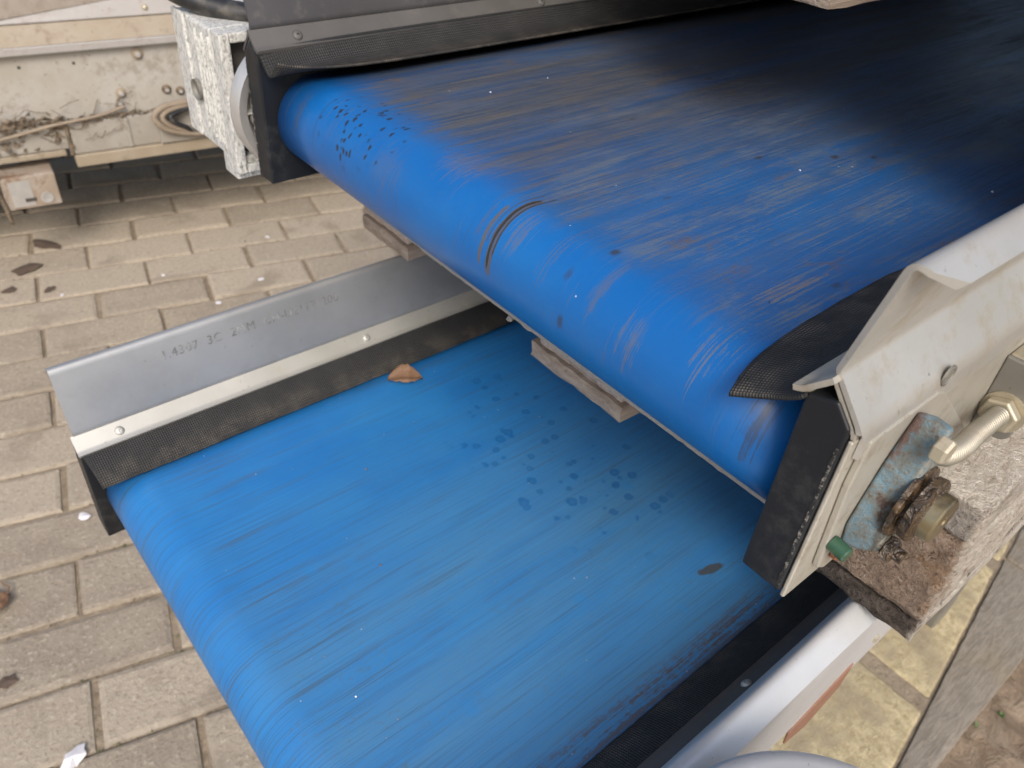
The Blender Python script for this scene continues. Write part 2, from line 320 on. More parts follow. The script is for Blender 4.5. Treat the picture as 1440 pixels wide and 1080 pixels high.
    # old machine paint
    def oldp(name, c0, c1, grime, k):
        m = Mat(name, 0.55); n = m.noise(None, 7, 6, 0.65); n2 = m.noise(None, 45, 6, 0.7); x, y, z = m.uvw()
        c = m.mix(n.step(0.35, 0.65), c0, c1)
        c = m.mix((n * 0.5 + n2 * 0.5).step(0.50, 0.62) * k, c, grime)
        c = m.mix(m.noise(None, 120, 3).step(0.68, 0.73) * 0.7, c, (0.12, 0.085, 0.05))
        m.col(c).bump(n2, 0.1, 0.002); return m.m
    MT['cream'] = oldp('old_cream_paint', (0.351, 0.325, 0.278), (0.412, 0.396, 0.367), (0.226, 0.191, 0.142), 0.6)
    MT['cream_grey'] = oldp('old_greyish_paint', (0.333, 0.313, 0.294), (0.378, 0.363, 0.356), (0.247, 0.206, 0.163), 0.5)
    MT['ochre'] = oldp('yellowed_paint', (0.287, 0.237, 0.172), (0.338, 0.293, 0.229), (0.182, 0.136, 0.095), 0.75)
    MT['tan'] = oldp('tan_sheet', (0.227, 0.188, 0.151), (0.284, 0.246, 0.206), (0.177, 0.136, 0.104), 0.55)
    MT['beam'] = oldp('dirty_beam_paint', (0.280, 0.255, 0.218), (0.354, 0.340, 0.309), (0.149, 0.114, 0.081), 0.9)
    MT['rustplate'] = oldp('rusty_bracket_paint', (0.264, 0.205, 0.152), (0.352, 0.308, 0.264), (0.160, 0.091, 0.048), 0.9)
    m = Mat('dust_clump', 0.95); n = m.noise(None, 80, 6, 0.75); m.col(m.mix(n.step(0.35, 0.65), (0.10, 0.075, 0.05), (0.28, 0.22, 0.155))).bump(n, 1, 0.008); MT['clump'] = m.m
    m = Mat('dusty_cable', 0.7); m.col(m.mix(m.noise(None, 40, 5), (0.17, 0.13, 0.095), (0.34, 0.28, 0.21))); MT['cable'] = m.m
    m = Mat('black_hose', 0.4); m.col(m.mix(m.noise(None, 50, 5).step(0.45, 0.7), (0.018, 0.019, 0.021), (0.10, 0.09, 0.075))); MT['hose'] = m.m
    # ground
    m = Mat('paver_concrete', 0.9, 0, 0.25); r = m.rand(); x, y, z = m.uvw()
    off = m.comb(x + r * 7.0, y + r * 3.0, z)
    n = m.noise(off, 16, 6, 0.65); g = m.noise(off, 210, 5, 0.72); st = m.noise(off, 7, 4, 0.6, 0.6); pores = m.vor(off, 260)
    c = m.mix(r, (0.280, 0.236, 0.187), (0.420, 0.358, 0.285)); c = m.mix(n.step(0.35, 0.7) * 0.5, c, (0.40, 0.35, 0.27))
    ag = m.noise(off, 120, 4, 0.7); c = m.mix((g * 0.5 + ag * 0.5).step(0.52, 0.63) * 0.6, c, (0.53, 0.475, 0.38)); c = m.mix((g * 0.5 + ag * 0.5).step(0.47, 0.37) * 0.6, c, (0.17, 0.138, 0.096))
    c = m.mix(st.step(0.54, 0.68) * 0.5, c, (0.215, 0.18, 0.138))
    c = m.mix(pores.step(0.16, 0.06) * m.noise(off, 30, 2).step(0.5, 0.62), c, (0.10, 0.08, 0.055))
    m.col(c).bump(g * 0.6 + ag * 0.6 + n, 0.8, 0.004); MT['paver'] = m.m
    m = Mat('joint_sand', 0.95); n = m.noise(None, 60, 6, 0.75); n2 = m.noise(None, 4, 4, 0.6)
    c = m.mix(n.step(0.3, 0.7), (0.22, 0.172, 0.118), (0.36, 0.295, 0.215)); c = m.mix((n2 * 0.7 + n * 0.3).step(0.55, 0.66) * 0.6, c, (0.10, 0.10, 0.045))
    m.col(c).bump(n, 1, 0.006); MT['sand'] = m.m
    m = Mat('yellow_slab', 0.85, 0, 0.3); x, y, z = m.uvw(); r = m.rand()
    n = m.noise(None, 75, 7, 0.75, 0.6); f = m.noise(m.comb(x * 120.0, y * 300.0, z), 1, 5, 0.72, 0.8); p = m.vor(None, 150)
    c = m.mix(n.step(0.3, 0.7), (0.29, 0.235, 0.135), (0.56, 0.475, 0.30)); c = m.mix(f.step(0.55, 0.7) * 0.6, c, (0.64, 0.58, 0.40))
    c = m.mix(f.step(0.42, 0.3) * 0.5, c, (0.27, 0.21, 0.11)); c = m.mix(p.step(0.16, 0.07) * n.step(0.5, 0.6), c, (0.10, 0.08, 0.05))
    big = m.noise(None, 14, 4, 0.6); c = m.mix((big * 0.7 + n * 0.3).step(0.50, 0.62) * 0.65, c, (0.255, 0.212, 0.150))
    m.col(c).bump(f + n, 0.5, 0.003); MT['slab'] = m.m
    m = Mat('grey_kerb', 0.88, 0, 0.3); x, y, z = m.uvw(); n = m.noise(m.comb(x * 28.0, y * 190.0, z * 90.0), 1, 7, 0.78, 0.9); b = m.noise(None, 6, 3)
    c = m.mix(n.step(0.3, 0.7), (0.17, 0.145, 0.115), (0.31, 0.275, 0.23)); c = m.mix(n.step(0.62, 0.74) * 0.6, c, (0.42, 0.385, 0.34)); c = m.mix(b.step(0.5, 0.7) * 0.35, c, (0.24, 0.19, 0.10))
    m.col(c).bump(n, 0.5, 0.003); MT['kerb'] = m.m
    m = Mat('soil', 0.97, 0, 0.1); n = m.noise(None, 28, 8, 0.75, 0.6); n2 = m.noise(None, 9, 4); 
    c = m.mix(n.step(0.3, 0.7), (0.20, 0.145, 0.10), (0.38, 0.30, 0.22)); c = m.mix((n2 * 0.6 + n * 0.4).step(0.53, 0.64) * 0.6, c, (0.14, 0.125, 0.05))
    m.col(c).bump(n, 1, 0.012); MT['soil'] = m.m
    m = Mat('dry_leaf', 0.7); n = m.noise(None, 90, 5, 0.7); m.col(m.mix(n, (0.12, 0.062, 0.032), (0.27, 0.16, 0.095))); MT['leaf'] = m.m
    m = Mat('rotten_leaf', 0.8); n = m.noise(None, 90, 5, 0.7); m.col(m.mix(n, (0.05, 0.035, 0.025), (0.14, 0.10, 0.075))); MT['leaf_dark'] = m.m
    m = Mat('white_litter', 0.5); m.col(m.mix(m.noise(None, 200, 4), (0.62, 0.60, 0.63), (0.82, 0.80, 0.82))); MT['white'] = m.m
    m = Mat('moss', 0.95); m.col(m.mix(m.noise(None, 90, 4), (0.075, 0.085, 0.035), (0.17, 0.165, 0.085))); MT['moss'] = m.m
    m = Mat('weed_green', 0.6); m.col(m.mix(m.noise(None, 100, 4), (0.055, 0.095, 0.025), (0.10, 0.19, 0.05))); MT['weed'] = m.m
    m = Mat('pale_fray', 0.9); n = m.noise(None, 500, 4, 0.7); m.col(m.mix(n, (0.26, 0.245, 0.22), (0.46, 0.44, 0.41))).bump(n, 0.8, 0.002); MT['fray'] = m.m
    m = Mat('ink', 0.7); m.col(m.mix(m.noise(None, 130, 4).step(0.4, 0.6), (0.15, 0.155, 0.16), (0.30, 0.305, 0.31))); MT['ink'] = m.m
build_materials()

# ------------------------------------------------------------------ mesh helpers
def link_mesh(name, bm, mat, parent=None, smooth=False, uv=None):
    bmesh.ops.recalc_face_normals(bm, faces=bm.faces[:])
    me = bpy.data.meshes.new(name); bm.to_mesh(me); bm.free()
    if isinstance(mat, str): mat = MT[mat]
    me.materials.append(mat)
    if smooth:
        for p in me.polygons: p.use_smooth = True
    o = bpy.data.objects.new(name, me); C.objects.link(o)
    if parent: o.parent = parent
    return o
def empty(name, loc, label, cat, group=None, rz=0):
    o = bpy.data.objects.new(name, None); o.empty_display_size = 0.1; C.objects.link(o)
    o.location = loc; o.rotation_euler = (0, 0, rz); return tag(o, label, cat, group)
def tag(o, label, cat, group=None):
    o['label'] = label; o['category'] = cat
    if group: o['group'] = group
    return o
def struct(o): o['kind'] = 'structure'; return o
def bevel(o, wd, seg=2, ang=30):
    m = o.modifiers.new('bevel', 'BEVEL'); m.width = wd; m.segments = seg; m.limit_method = 'ANGLE'; m.angle_limit = R_(ang); return o
def smooth_by_angle(o, ang=35):
    me = o.data; me.set_sharp_from_angle(angle=R_(ang))
    for p in me.polygons: p.use_smooth = True
    return o
def box_bm(x0, x1, y0, y1, z0, z1, bm=None):
    bm = bm or bmesh.new()
    v = [bm.verts.new((x, y, z)) for x in (x0, x1) for y in (y0, y1) for z in (z0, z1)]
    for f in ((0, 1, 3, 2), (4, 6, 7, 5), (0, 4, 5, 1), (2, 3, 7, 6), (0, 2, 6, 4), (1, 5, 7, 3)): bm.faces.new([v[i] for i in f])
    return bm
def rough_box(x0, x1, y0, y1, z0, z1, n, jit, seed, round_=0.0, fn=None):
    """A box cut into n=(nx,ny,nz) cells with jittered skin: sawn or crumbling material."""
    bm = bmesh.new(); nx, ny, nz = n; d = {}
    def vert(i, j, k):
        if (i, j, k) in d: return d[(i, j, k)]
        p = Vector((x0 + (x1 - x0) * i / nx, y0 + (y1 - y0) * j / ny, z0 + (z1 - z0) * k / nz))
        q = p * 60 + Vector((seed * 3.7, seed, 0)); e = mnoise.noise_vector(q) + mnoise.noise_vector(q * 3.1) * 0.6
        on = sum((i in (0, nx), j in (0, ny), k in (0, nz)))
        p2 = p + Vector((e.x if i in (0, nx) else e.x * .2, e.y if j in (0, ny) else e.y * .2, e.z if k in (0, nz) else e.z * .2)) * jit
        if on >= 2 and round_:
            c = Vector(((x0 + x1) / 2, (y0 + y1) / 2, (z0 + z1) / 2)); s = Vector([(-1 if a < b else 1) for a, b in zip(p, c)])
            k3 = round_ * (0.6 + 0.8 * abs(e.x))
            p2 -= Vector((s.x * (i in (0, nx)), s.y * (j in (0, ny)), s.z * (k in (0, nz)))) * k3
        if fn: p2 = fn(p, p2)
        d[(i, j, k)] = bm.verts.new(p2); return d[(i, j, k)]
    def quad(a, b, c, e): bm.faces.new([vert(*a), vert(*b), vert(*c), vert(*e)])
    for i in range(nx):
        for j in range(ny):
            for k in (0, nz): quad((i, j, k), (i + 1, j, k), (i + 1, j + 1, k), (i, j + 1, k))
        for k in range(nz):
            for j in (0, ny): quad((i, j, k), (i + 1, j, k), (i + 1, j, k + 1), (i, j, k + 1))
    for j in range(ny):
        for k in range(nz):
            for i in (0, nx): quad((i, j, k), (i, j + 1, k), (i, j + 1, k + 1), (i, j, k + 1))
    return bm
def basis(ax):
    a = Vector(ax).normalized(); t = Vector((0, 0, 1)) if abs(a.z) < .9 else Vector((1, 0, 0))
    u = a.cross(t).normalized(); return a, u, a.cross(u)
def lathe(prof, org, ax, n=32, bm=None, rot=0.0):
    """prof: (radius, distance along axis) pairs; closed with caps."""
    bm = bm or bmesh.new(); a, u, v = basis(ax); org = Vector(org); rings = []
    for r, t in prof:
        if r < 1e-6: rings.append([bm.verts.new(org + a * t)])
        else: rings.append([bm.verts.new(org + a * t + (u * math.cos(2 * math.pi * i / n + rot) + v * math.sin(2 * math.pi * i / n + rot)) * r) for i in range(n)])
    for p, q in zip(rings, rings[1:]):
        for i in range(n):
            j = (i + 1) % n
            if len(p) == 1: bm.faces.new([p[0], q[i], q[j]])
            elif len(q) == 1: bm.faces.new([p[i], q[0], p[j]])
            else: bm.faces.new([p[i], q[i], q[j], p[j]])
    for ring in (rings[0], rings[-1]):
        if len(ring) > 1: bm.faces.new(ring)
    return bm
def tube(pts, r, n=12, bm=None, thread=None):
    bm = bm or bmesh.new(); pts = [Vector(p) for p in pts]; prev = None; s = 0
    up = Vector((0.13, 0.31, 0.94))
    for i, p in enumerate(pts):
        t = (pts[min(i + 1, len(pts) - 1)] - pts[max(i - 1, 0)]).normalized()
        u = t.cross(up).normalized(); v = t.cross(u)
        if i: s += (p - pts[i - 1]).length
        rr = r if not thread else r * (1 - thread[1] * (0.5 + 0.5 * math.cos(2 * math.pi * s / thread[0])))
        ring = [bm.verts.new(p + (u * math.cos(2 * math.pi * k / n) + v * math.sin(2 * math.pi * k / n)) * rr) for k in range(n)]
        if prev:
            for k in range(n): bm.faces.new([prev[k], ring[k], ring[(k + 1) % n], prev[(k + 1) % n]])
        else: bm.faces.new(ring)
        prev = ring
    bm.faces.new(prev); return bm
def spline(ctrl, n):
    c = [Vector(p) for p in ctrl]; c = [c[0] * 2 - c[1]] + c + [c[-1] * 2 - c[-2]]; out = []
    for i in range(1, len(c) - 2):
        for k in range(n):
            t = k / n; a, b, d, e = c[i - 1], c[i], c[i + 1], c[i + 2]
            out.append(0.5 * ((2 * b) + (d - a) * t + (2 * a - 5 * b + 4 * d - e) * t * t + (3 * b - a - 3 * d + e) * t ** 3))
    out.append(c[-2]); return out
def fillet(pts, rads, n=5):
    out = [Vector(pts[0])]
    for i in range(1, len(pts) - 1):
        rad = rads[i - 1] if isinstance(rads, tuple) else rads
        a, b, c = [Vector(p) for p in pts[i - 1:i + 2]]
        d0, d1 = (a - b), (c - b); k = min(rad, d0.length * .45, d1.length * .45)
        p, q = b + d0.normalized() * k, b + d1.normalized() * k
        for j in range(n + 1):
            t = j / n; out.append(p * (1 - t) ** 2 + b * 2 * t * (1 - t) + q * t * t)
    out.append(Vector(pts[-1])); return out
def sheet(name, prof, thick, xs, side, P, mat, parent, x0fn=None, warp=None):
    """A folded sheet: profile (w, h) swept along x; solid, with real thickness."""
    n = len(prof); off = []
    for i, p in enumerate(prof):
        t = (prof[min(i + 1, n - 1)] - prof[max(i - 1, 0)]).normalized(); off.append(Vector((-t.y, t.x)) * thick / 2)
    loop = [p + o for p, o in zip(prof, off)] + [p - o for p, o in zip(reversed(prof), reversed(off))]
    bm = bmesh.new(); rows = []; uvl = bm.loops.layers.uv.new('UVMap'); info = {}
    arc = [0.0]
    for a, b in zip(prof, prof[1:]): arc.append(arc[-1] + (b - a).length)
    arcs = arc + arc[::-1]
    for si, x in enumerate(xs):
        row = []
        for li, q in enumerate(loop):
            xx = x + (x0fn(q) * (1 - si / (len(xs) - 1)) ** 8 if x0fn else 0)
            ww, hh = q.x, q.y
            if warp: dw, dh = warp(xx, ww, hh); ww += dw; hh += dh
            v = bm.verts.new(P(xx, side * ww, hh)); info[v] = (xx, arcs[li]); row.append(v)
        rows.append(row)
    m = len(loop)
    for a, b in zip(rows, rows[1:]):
        for i in range(m): bm.faces.new([a[i], a[(i + 1) % m], b[(i + 1) % m], b[i]])
    for r in (rows[0], rows[-1]):
        for i in range(n - 1): bm.faces.new([r[i], r[i + 1], r[m - 2 - i], r[m - 1 - i]])
    for f in bm.faces:
        for l in f.loops: l[uvl].uv = info[l.vert]
    return smooth_by_angle(link_mesh(name, bm, mat, parent), 40)
def lin(a, b, n): return [a + (b - a) * i / n for i in range(n + 1)]
def xsegs(a, b):
    return lin(a, a + .06, 12)[:-1] + lin(a + .06, a + .4, 18)[:-1] + lin(a + .4, b, 16)
def hexbolt(bm, org, ax, r, h, rot=0.3):
    return lathe([(r * .86, 0), (r, h * .12), (r, h * .8), (r * .86, h)], org, ax, 6, bm, rot)

# ------------------------------------------------------------------ conveyors
WF, W1, H1, W2, H2, WG, HG = 0.1825, 0.2063, 0.0167, 0.2181, 0.0301, 0.2311, 0.085
RA, RP, XR, RR = 0.031, 0.2151, 0.0388, 0.0308
WI, WO, HT, HB, WE = 0.2099, 0.2293, 0.0185, -0.0735, 0.2075
LEN = 2.3

def conveyor(xe, yc, zb, label, belt, mg, ms, flaps, extra=None, chamfer=0.0, guard_right='steel_sunlit_dusty', strip_right=None, loc_y=0):
    root = empty('belt_conveyor', (xe, yc, ZC + zb + HB), label, 'conveyor', 'stacked blue belt conveyors')
    def P(x, y, h): return (x, y, h - HB)
    # belt: closed loop round head and tail drums
    na = 26; prof = []; s_top = LEN - 2 * XR
    for i in range(na + 1):
        t = -math.pi / 2 - math.pi * i / na
        prof.append((XR + RR * math.cos(t), -RR + RR * math.sin(t), -(math.pi * RR) * (1 - i / na)))
    for i in range(1, 31): prof.append((XR + s_top * (i / 30) ** 1.6, 0.0, s_top * (i / 30) ** 1.6))
    for i in range(1, na + 1):
        t = math.pi / 2 - math.pi * i / na
        prof.append((LEN - XR + RR * math.cos(t), -RR + RR * math.sin(t), s_top + RR * math.pi * i / na))
    prof.append((XR, -2 * RR, 2 * s_top + RR * math.pi))
    bm = bmesh.new(); uvl = bm.loops.layers.uv.new('UVMap'); rows = []
    ys = lin(-WE, WE, 10); info = {}
    for (x, h, s) in prof:
        row = []
        for y in ys:
            v = bm.verts.new(P(x, y, h)); info[v] = (s, y); row.append(v)
        rows.append(row)
    for a, b in zip(rows, rows[1:]):
        for i in range(len(ys) - 1): bm.faces.new([a[i], a[i + 1], b[i + 1], b[i]])
    for f in bm.faces:
        for l in f.loops: l[uvl].uv = info[l.vert]
    bo = link_mesh('belt', bm, belt, root, True)
    so_ = bo.modifiers.new('thick', 'SOLIDIFY'); so_.thickness = 0.0022; so_.offset = -1
    # drums
    for k, xx in enumerate((XR, LEN - XR)):
        d = link_mesh('drum', lathe([(RR - .004, -.203), (RR - .004, .203)], P(xx, 0, -RR), (0, 1, 0), 32), 'bracket', root)
        smooth_by_angle(d)
    # scraper bar whose pale frayed edge shows below the head drum
    bm = bmesh.new(); n = 110; top, bot, b2, t2 = [], [], [], []
    for i in range(n + 1):
        y = -.199 + .30 * i / n + (.062 * i / n)
        j = mnoise.noise(Vector((y * 260, 3, 1))) * .0006 + max(0, mnoise.noise(Vector((y * 150, 8, 4))) - .15) * .0032
        z0 = -2 * RR - .0237 + (.0012 if i > n * .8 else 0) - j
        for lst, x, z in ((top, XR + .009, -2 * RR - .004), (bot, XR + .009, z0), (b2, XR + .0105, z0), (t2, XR + .0105, -2 * RR - .004)): lst.append(bm.verts.new(P(x, y, z)))
    for a, b in ((top, bot), (bot, b2), (b2, t2), (t2, top)):
        for i in range(n): bm.faces.new([a[i], a[i + 1], b[i + 1], b[i]])
    link_mesh('scraper_bar', bm, 'fray', root)
    for side in (1, -1):
        # frame: black boxed end + long channel, steel skin outside
        ch = .0035
        prof = [Vector(p) for p in ((WI, HB), (WO - .0006, HB), (WO - .0006, HT - .0050), (WO - .0078, HT + .0030), (WI + .004, HT + .0005), (WI, HT - .0005))]
        bm = bmesh.new(); ra = [bm.verts.new(P(0, side * q.x, q.y)) for q in prof]; rb = [bm.verts.new(P(LEN, side * q.x, q.y)) for q in prof]
        for i in range(len(prof)): bm.faces.new([ra[i], ra[(i + 1) % 6], rb[(i + 1) % 6], rb[i]])
        bm.faces.new(ra); bm.faces.new(rb)
        fr = bevel(link_mesh('side_frame', bm, 'black', root), .0013, 3)
        # outer skin plate
        if side == 1 or extra != 'upper':
            bm = box_bm(*[P(.0008, 0, 0)[0], LEN], *sorted((side * (WO - .0003), side * (WO + .0016))), *[P(0, 0, HB - .002)[2], P(0, 0, .0090)[2]])
        else:
            bm = box_bm(.0012, LEN, -(WO + .0017), -(WO - .0003), P(0, 0, HB - .0025)[2], P(0, 0, .0090)[2])
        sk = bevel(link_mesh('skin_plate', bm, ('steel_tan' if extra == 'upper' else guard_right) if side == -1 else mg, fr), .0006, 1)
        bm = bmesh.new()
        for k in range(30):
            za = HB + .004 + (HT - .014 - HB - .004) * k / 30; zb2 = HB + .004 + (HT - .014 - HB - .004) * (k + 1.02) / 30
            j1 = .0008 * abs(mnoise.noise(Vector((k * .7, zb * 50, side))))
            box_bm(-.0003, .0010, *sorted((side * (WO - .0027 + j1), side * (WO - .0014))), za - HB, zb2 - HB, bm)
        link_mesh('worn_edge', bm, 'scuff', fr)
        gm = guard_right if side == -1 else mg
        # side guard: flange, shoulder, upright, rolled lip
        lipw = (.0095 if extra == 'upper' else .0125) if side == -1 else .011
        gp = fillet([(WO + .0030, .0005), (WO + .0030, .0135), (W2 - .0012, H2 + .0012), (WG, HG), (WG + lipw, HG - (.0085 if extra == 'upper' else .0105))], (.0042, .0024, .0055) if extra == 'upper' else (.0045, .0030, .0075), 6)
        c = chamfer if side == -1 else 0.0
        lq = lambda q, lipw=lipw: max(0, min(1, (q.x - WG) / lipw))
        def x0fn(q, c=c): return -c * max(0, min(1, (q.y - H2) / (HG - H2))) + (.004 if q.y < .012 else 0) + (.002 * lq(q) + .013 * (1 - math.sqrt(max(0, 1 - lq(q) ** 2))) if c else 0)
        dent = (lambda x, w_, h: (mnoise.noise(Vector((x * 9, w_ * 30, h * 20 + zb * 9))) * .0012 * min(1, max(0, (h - .02) / .05)), 0))
        g = sheet('side_guard', gp, .0020, xsegs(.001, LEN - .01), side, P, gm, root, x0fn, dent)
        # inner layer of folded sheet lying under guard and strip
        lp = fillet([(WO + .0009, .0102), (WO + .0006, .0118), (W2 - .0020, H2 - .0016), (W1 + .004, H1 + .0018), (W1 + .0008, H1 + .0000)], .003, 4)
        sheet('under_sheet', lp, .0014, xsegs(.0012, LEN - .015), side, P, 'steel_tan' if ms == 'strip_shaded' and side == -1 else mg, fr)
        # clamp strip with pop rivets
        sp = fillet([(W2 + .0002, H2 - .0006), (W1 + .003, H1 + .0035), (W1 - .0005, H1 + .0022)], .002, 3)
        stm = (strip_right or ms) if side == -1 else ('strip' if ms != 'strip_shaded' else 'strip_shaded')
        st = sheet('clamp_strip', sp, .0022, xsegs(-.001 if side == 1 else -.0025, LEN - .02), side, P, stm, root)
        nrm = Vector((-(H2 - H1), (W2 - W1))).normalized()
        mw, mh = (W1 + W2) / 2 + .0005 + nrm.x * .001, (H1 + H2) / 2 + .0003 + nrm.y * .001
        for k in range(10):
            o = P(RA + RP * k, side * mw, mh)
            r = link_mesh('rivet', lathe([(.0036, -.0004), (.0036, .0004), (.0030, .0013), (.0020, .0018), (.0009, .0018), (.0008, .0006), (0, .0006)], o, (0, side * nrm.x, nrm.y), 16), 'strip' if ms != 'strip_shaded' else 'strip_shaded', st)
            smooth_by_angle(r)
        # rubber flap
        flap(root, P, side, flaps[0 if side == 1 else 1])
    return root, P

def flap(root, P, side, kind):
    nx, nv = 90, 14; bm = bmesh.new(); uvl = bm.loops.layers.uv.new('UVMap'); info = {}; rows = []
    xs = lin(0, .30, 60) + lin(.30, LEN - .03, 30)[1:]
    for x in xs:
        row = []
        for j in range(nv + 1):
            t = j / nv
            if kind == 'flat':
                ww = W1 + .004 - (W1 + .004 - WF) * t; hh = H1 + .003 - (H1 + .0008) * t + .0016 * math.sin(t * math.pi)
                ww += mnoise.noise(Vector((x * 12, t, 5))) * .0016 * t; hh += max(0, mnoise.noise(Vector((x * 16, 2, t)))) * .0015 * t
                if t == 1: ww += mnoise.noise(Vector((x * 300, 1, 7))) * .0006
                xx = x + .0005 + .004 * t * (1 if x < .002 else 0)
            elif kind == 'curl':        # loose end folded up off the belt
                k = math.exp(-x / .030)
                fw = W1 + .002 - (.027 - .001 * k) * t; fh = H1 + .001 - (.013 + .004 * k) * math.sin(min(1, t * 1.35) * math.pi / 2)
                hh = fh + .004 + k * (.013 * max(0, t - .42) ** 1.25 * 2.2 - .003); ww = fw + k * .008 * t
                if k < .9: hh = max(hh, .0022)
                xx = x + .0045 * k * t
            else:                       # spread end lying out over the drum in a pointed tongue
                fx = max(0, min(1, (x - .125) / .07)); we = .1722 + .0150 * math.exp(-(x + .004) / .026) + .0085 * fx * fx * (3 - 2 * fx); k = math.exp(-x / .06)
                ww = W1 + .004 - (W1 + .004 - we) * t; hh = H1 + .0005 - (H1 - .0022) * t ** (1 - .25 * k) - .0015 * k * math.sin(t * math.pi)
                if t == 1: ww += mnoise.noise(Vector((x * 340, 1, 7))) * .0005
                xx = x - .001 - .0045 * t * math.exp(-x / .03) + .0035 * math.sin(t * math.pi) * math.exp(-x / .02)
                hh += .004 * t * t * math.exp(-x / .015) * 0
            v = bm.verts.new(P(xx, side * ww, hh)); info[v] = (x, t * (.042 if kind == 'tongue' else .030)); row.append(v)
        rows.append(row)
    for a, b in zip(rows, rows[1:]):
        for i in range(nv): bm.faces.new([a[i], a[i + 1], b[i + 1], b[i]])
    for f in bm.faces:
        for l in f.loops: l[uvl].uv = info[l.vert]
    o = link_mesh('rubber_flap', bm, 'flap', root, True)
    s = o.modifiers.new('thick', 'SOLIDIFY'); s.thickness = .0016; s.offset = 0
    return o

XL, YL, ZL = 0.051, 0.3057, -0.45
XU, YU, ZU = 0.2248, 0.3034, -0.1862
lower, PL = conveyor(XL, YL, ZL, 'lower blue belt conveyor nearest the paving, carrying the wooden pallet', MT['belt_lo'], 'steel', 'steel', ('flat', 'flat'), 'lower', .004, 'steel_sunlit', 'strip_shaded')
upper, PU = conveyor(XU, YU, ZU, 'upper blue belt conveyor with grimy belt and blue bearing, resting on the wooden pallet', MT['belt_up'], 'steel_shaded', 'strip_shaded', ('curl', 'tongue'), 'upper', .015, 'steel_sunlit_dusty', 'steel_tan')
XT, YT, ZT = 0.50, 0.287, 0.0775
top, PT = conveyor(XT, YT, ZT, 'topmost blue belt conveyor on the highest pallet, shading the belt below', MT['belt_up'], 'steel', 'steel', ('flat', 'flat'), 'top', .01)

# stamped lettering on the lower guard
def lettering():
    cu = bpy.data.curves.new('lettering', 'FONT'); cu.body = '1.4307  3C  2MM  CH-U21171200'; cu.size = .0105; cu.space_character = 1.08; cu.fill_mode = 'FRONT'
    tmp = bpy.data.objects.new('lettering', cu); C.objects.link(tmp)
    me = bpy.data.meshes.new_from_object(tmp.evaluated_get(bpy.context.evaluated_depsgraph_get()))
    bpy.data.objects.remove(tmp)
    w_ = max(v.co.x for v in me.vertices); k = .152 / w_
    up = Vector((WG - W2, HG - H2)).normalized()
    for v in me.vertices:
        x, t = v.co.x * k, v.co.y
        p = Vector((W2, H2)) + up * (.035 + t)
        p.x += mnoise.noise(Vector(((.0755 + x) * 9, p.x * 30, p.y * 20 + ZL * 9))) * .0012 * min(1, max(0, (p.y - .02) / .05)); p += Vector((-up.y, up.x)) * .0024
        v.co = PL(.0755 + x, p.x, p.y)
    me.materials.clear(); me.materials.append(MT['ink'])
    o = bpy.data.objects.new('lettering', me); C.objects.link(o); o.parent = lower
lettering()

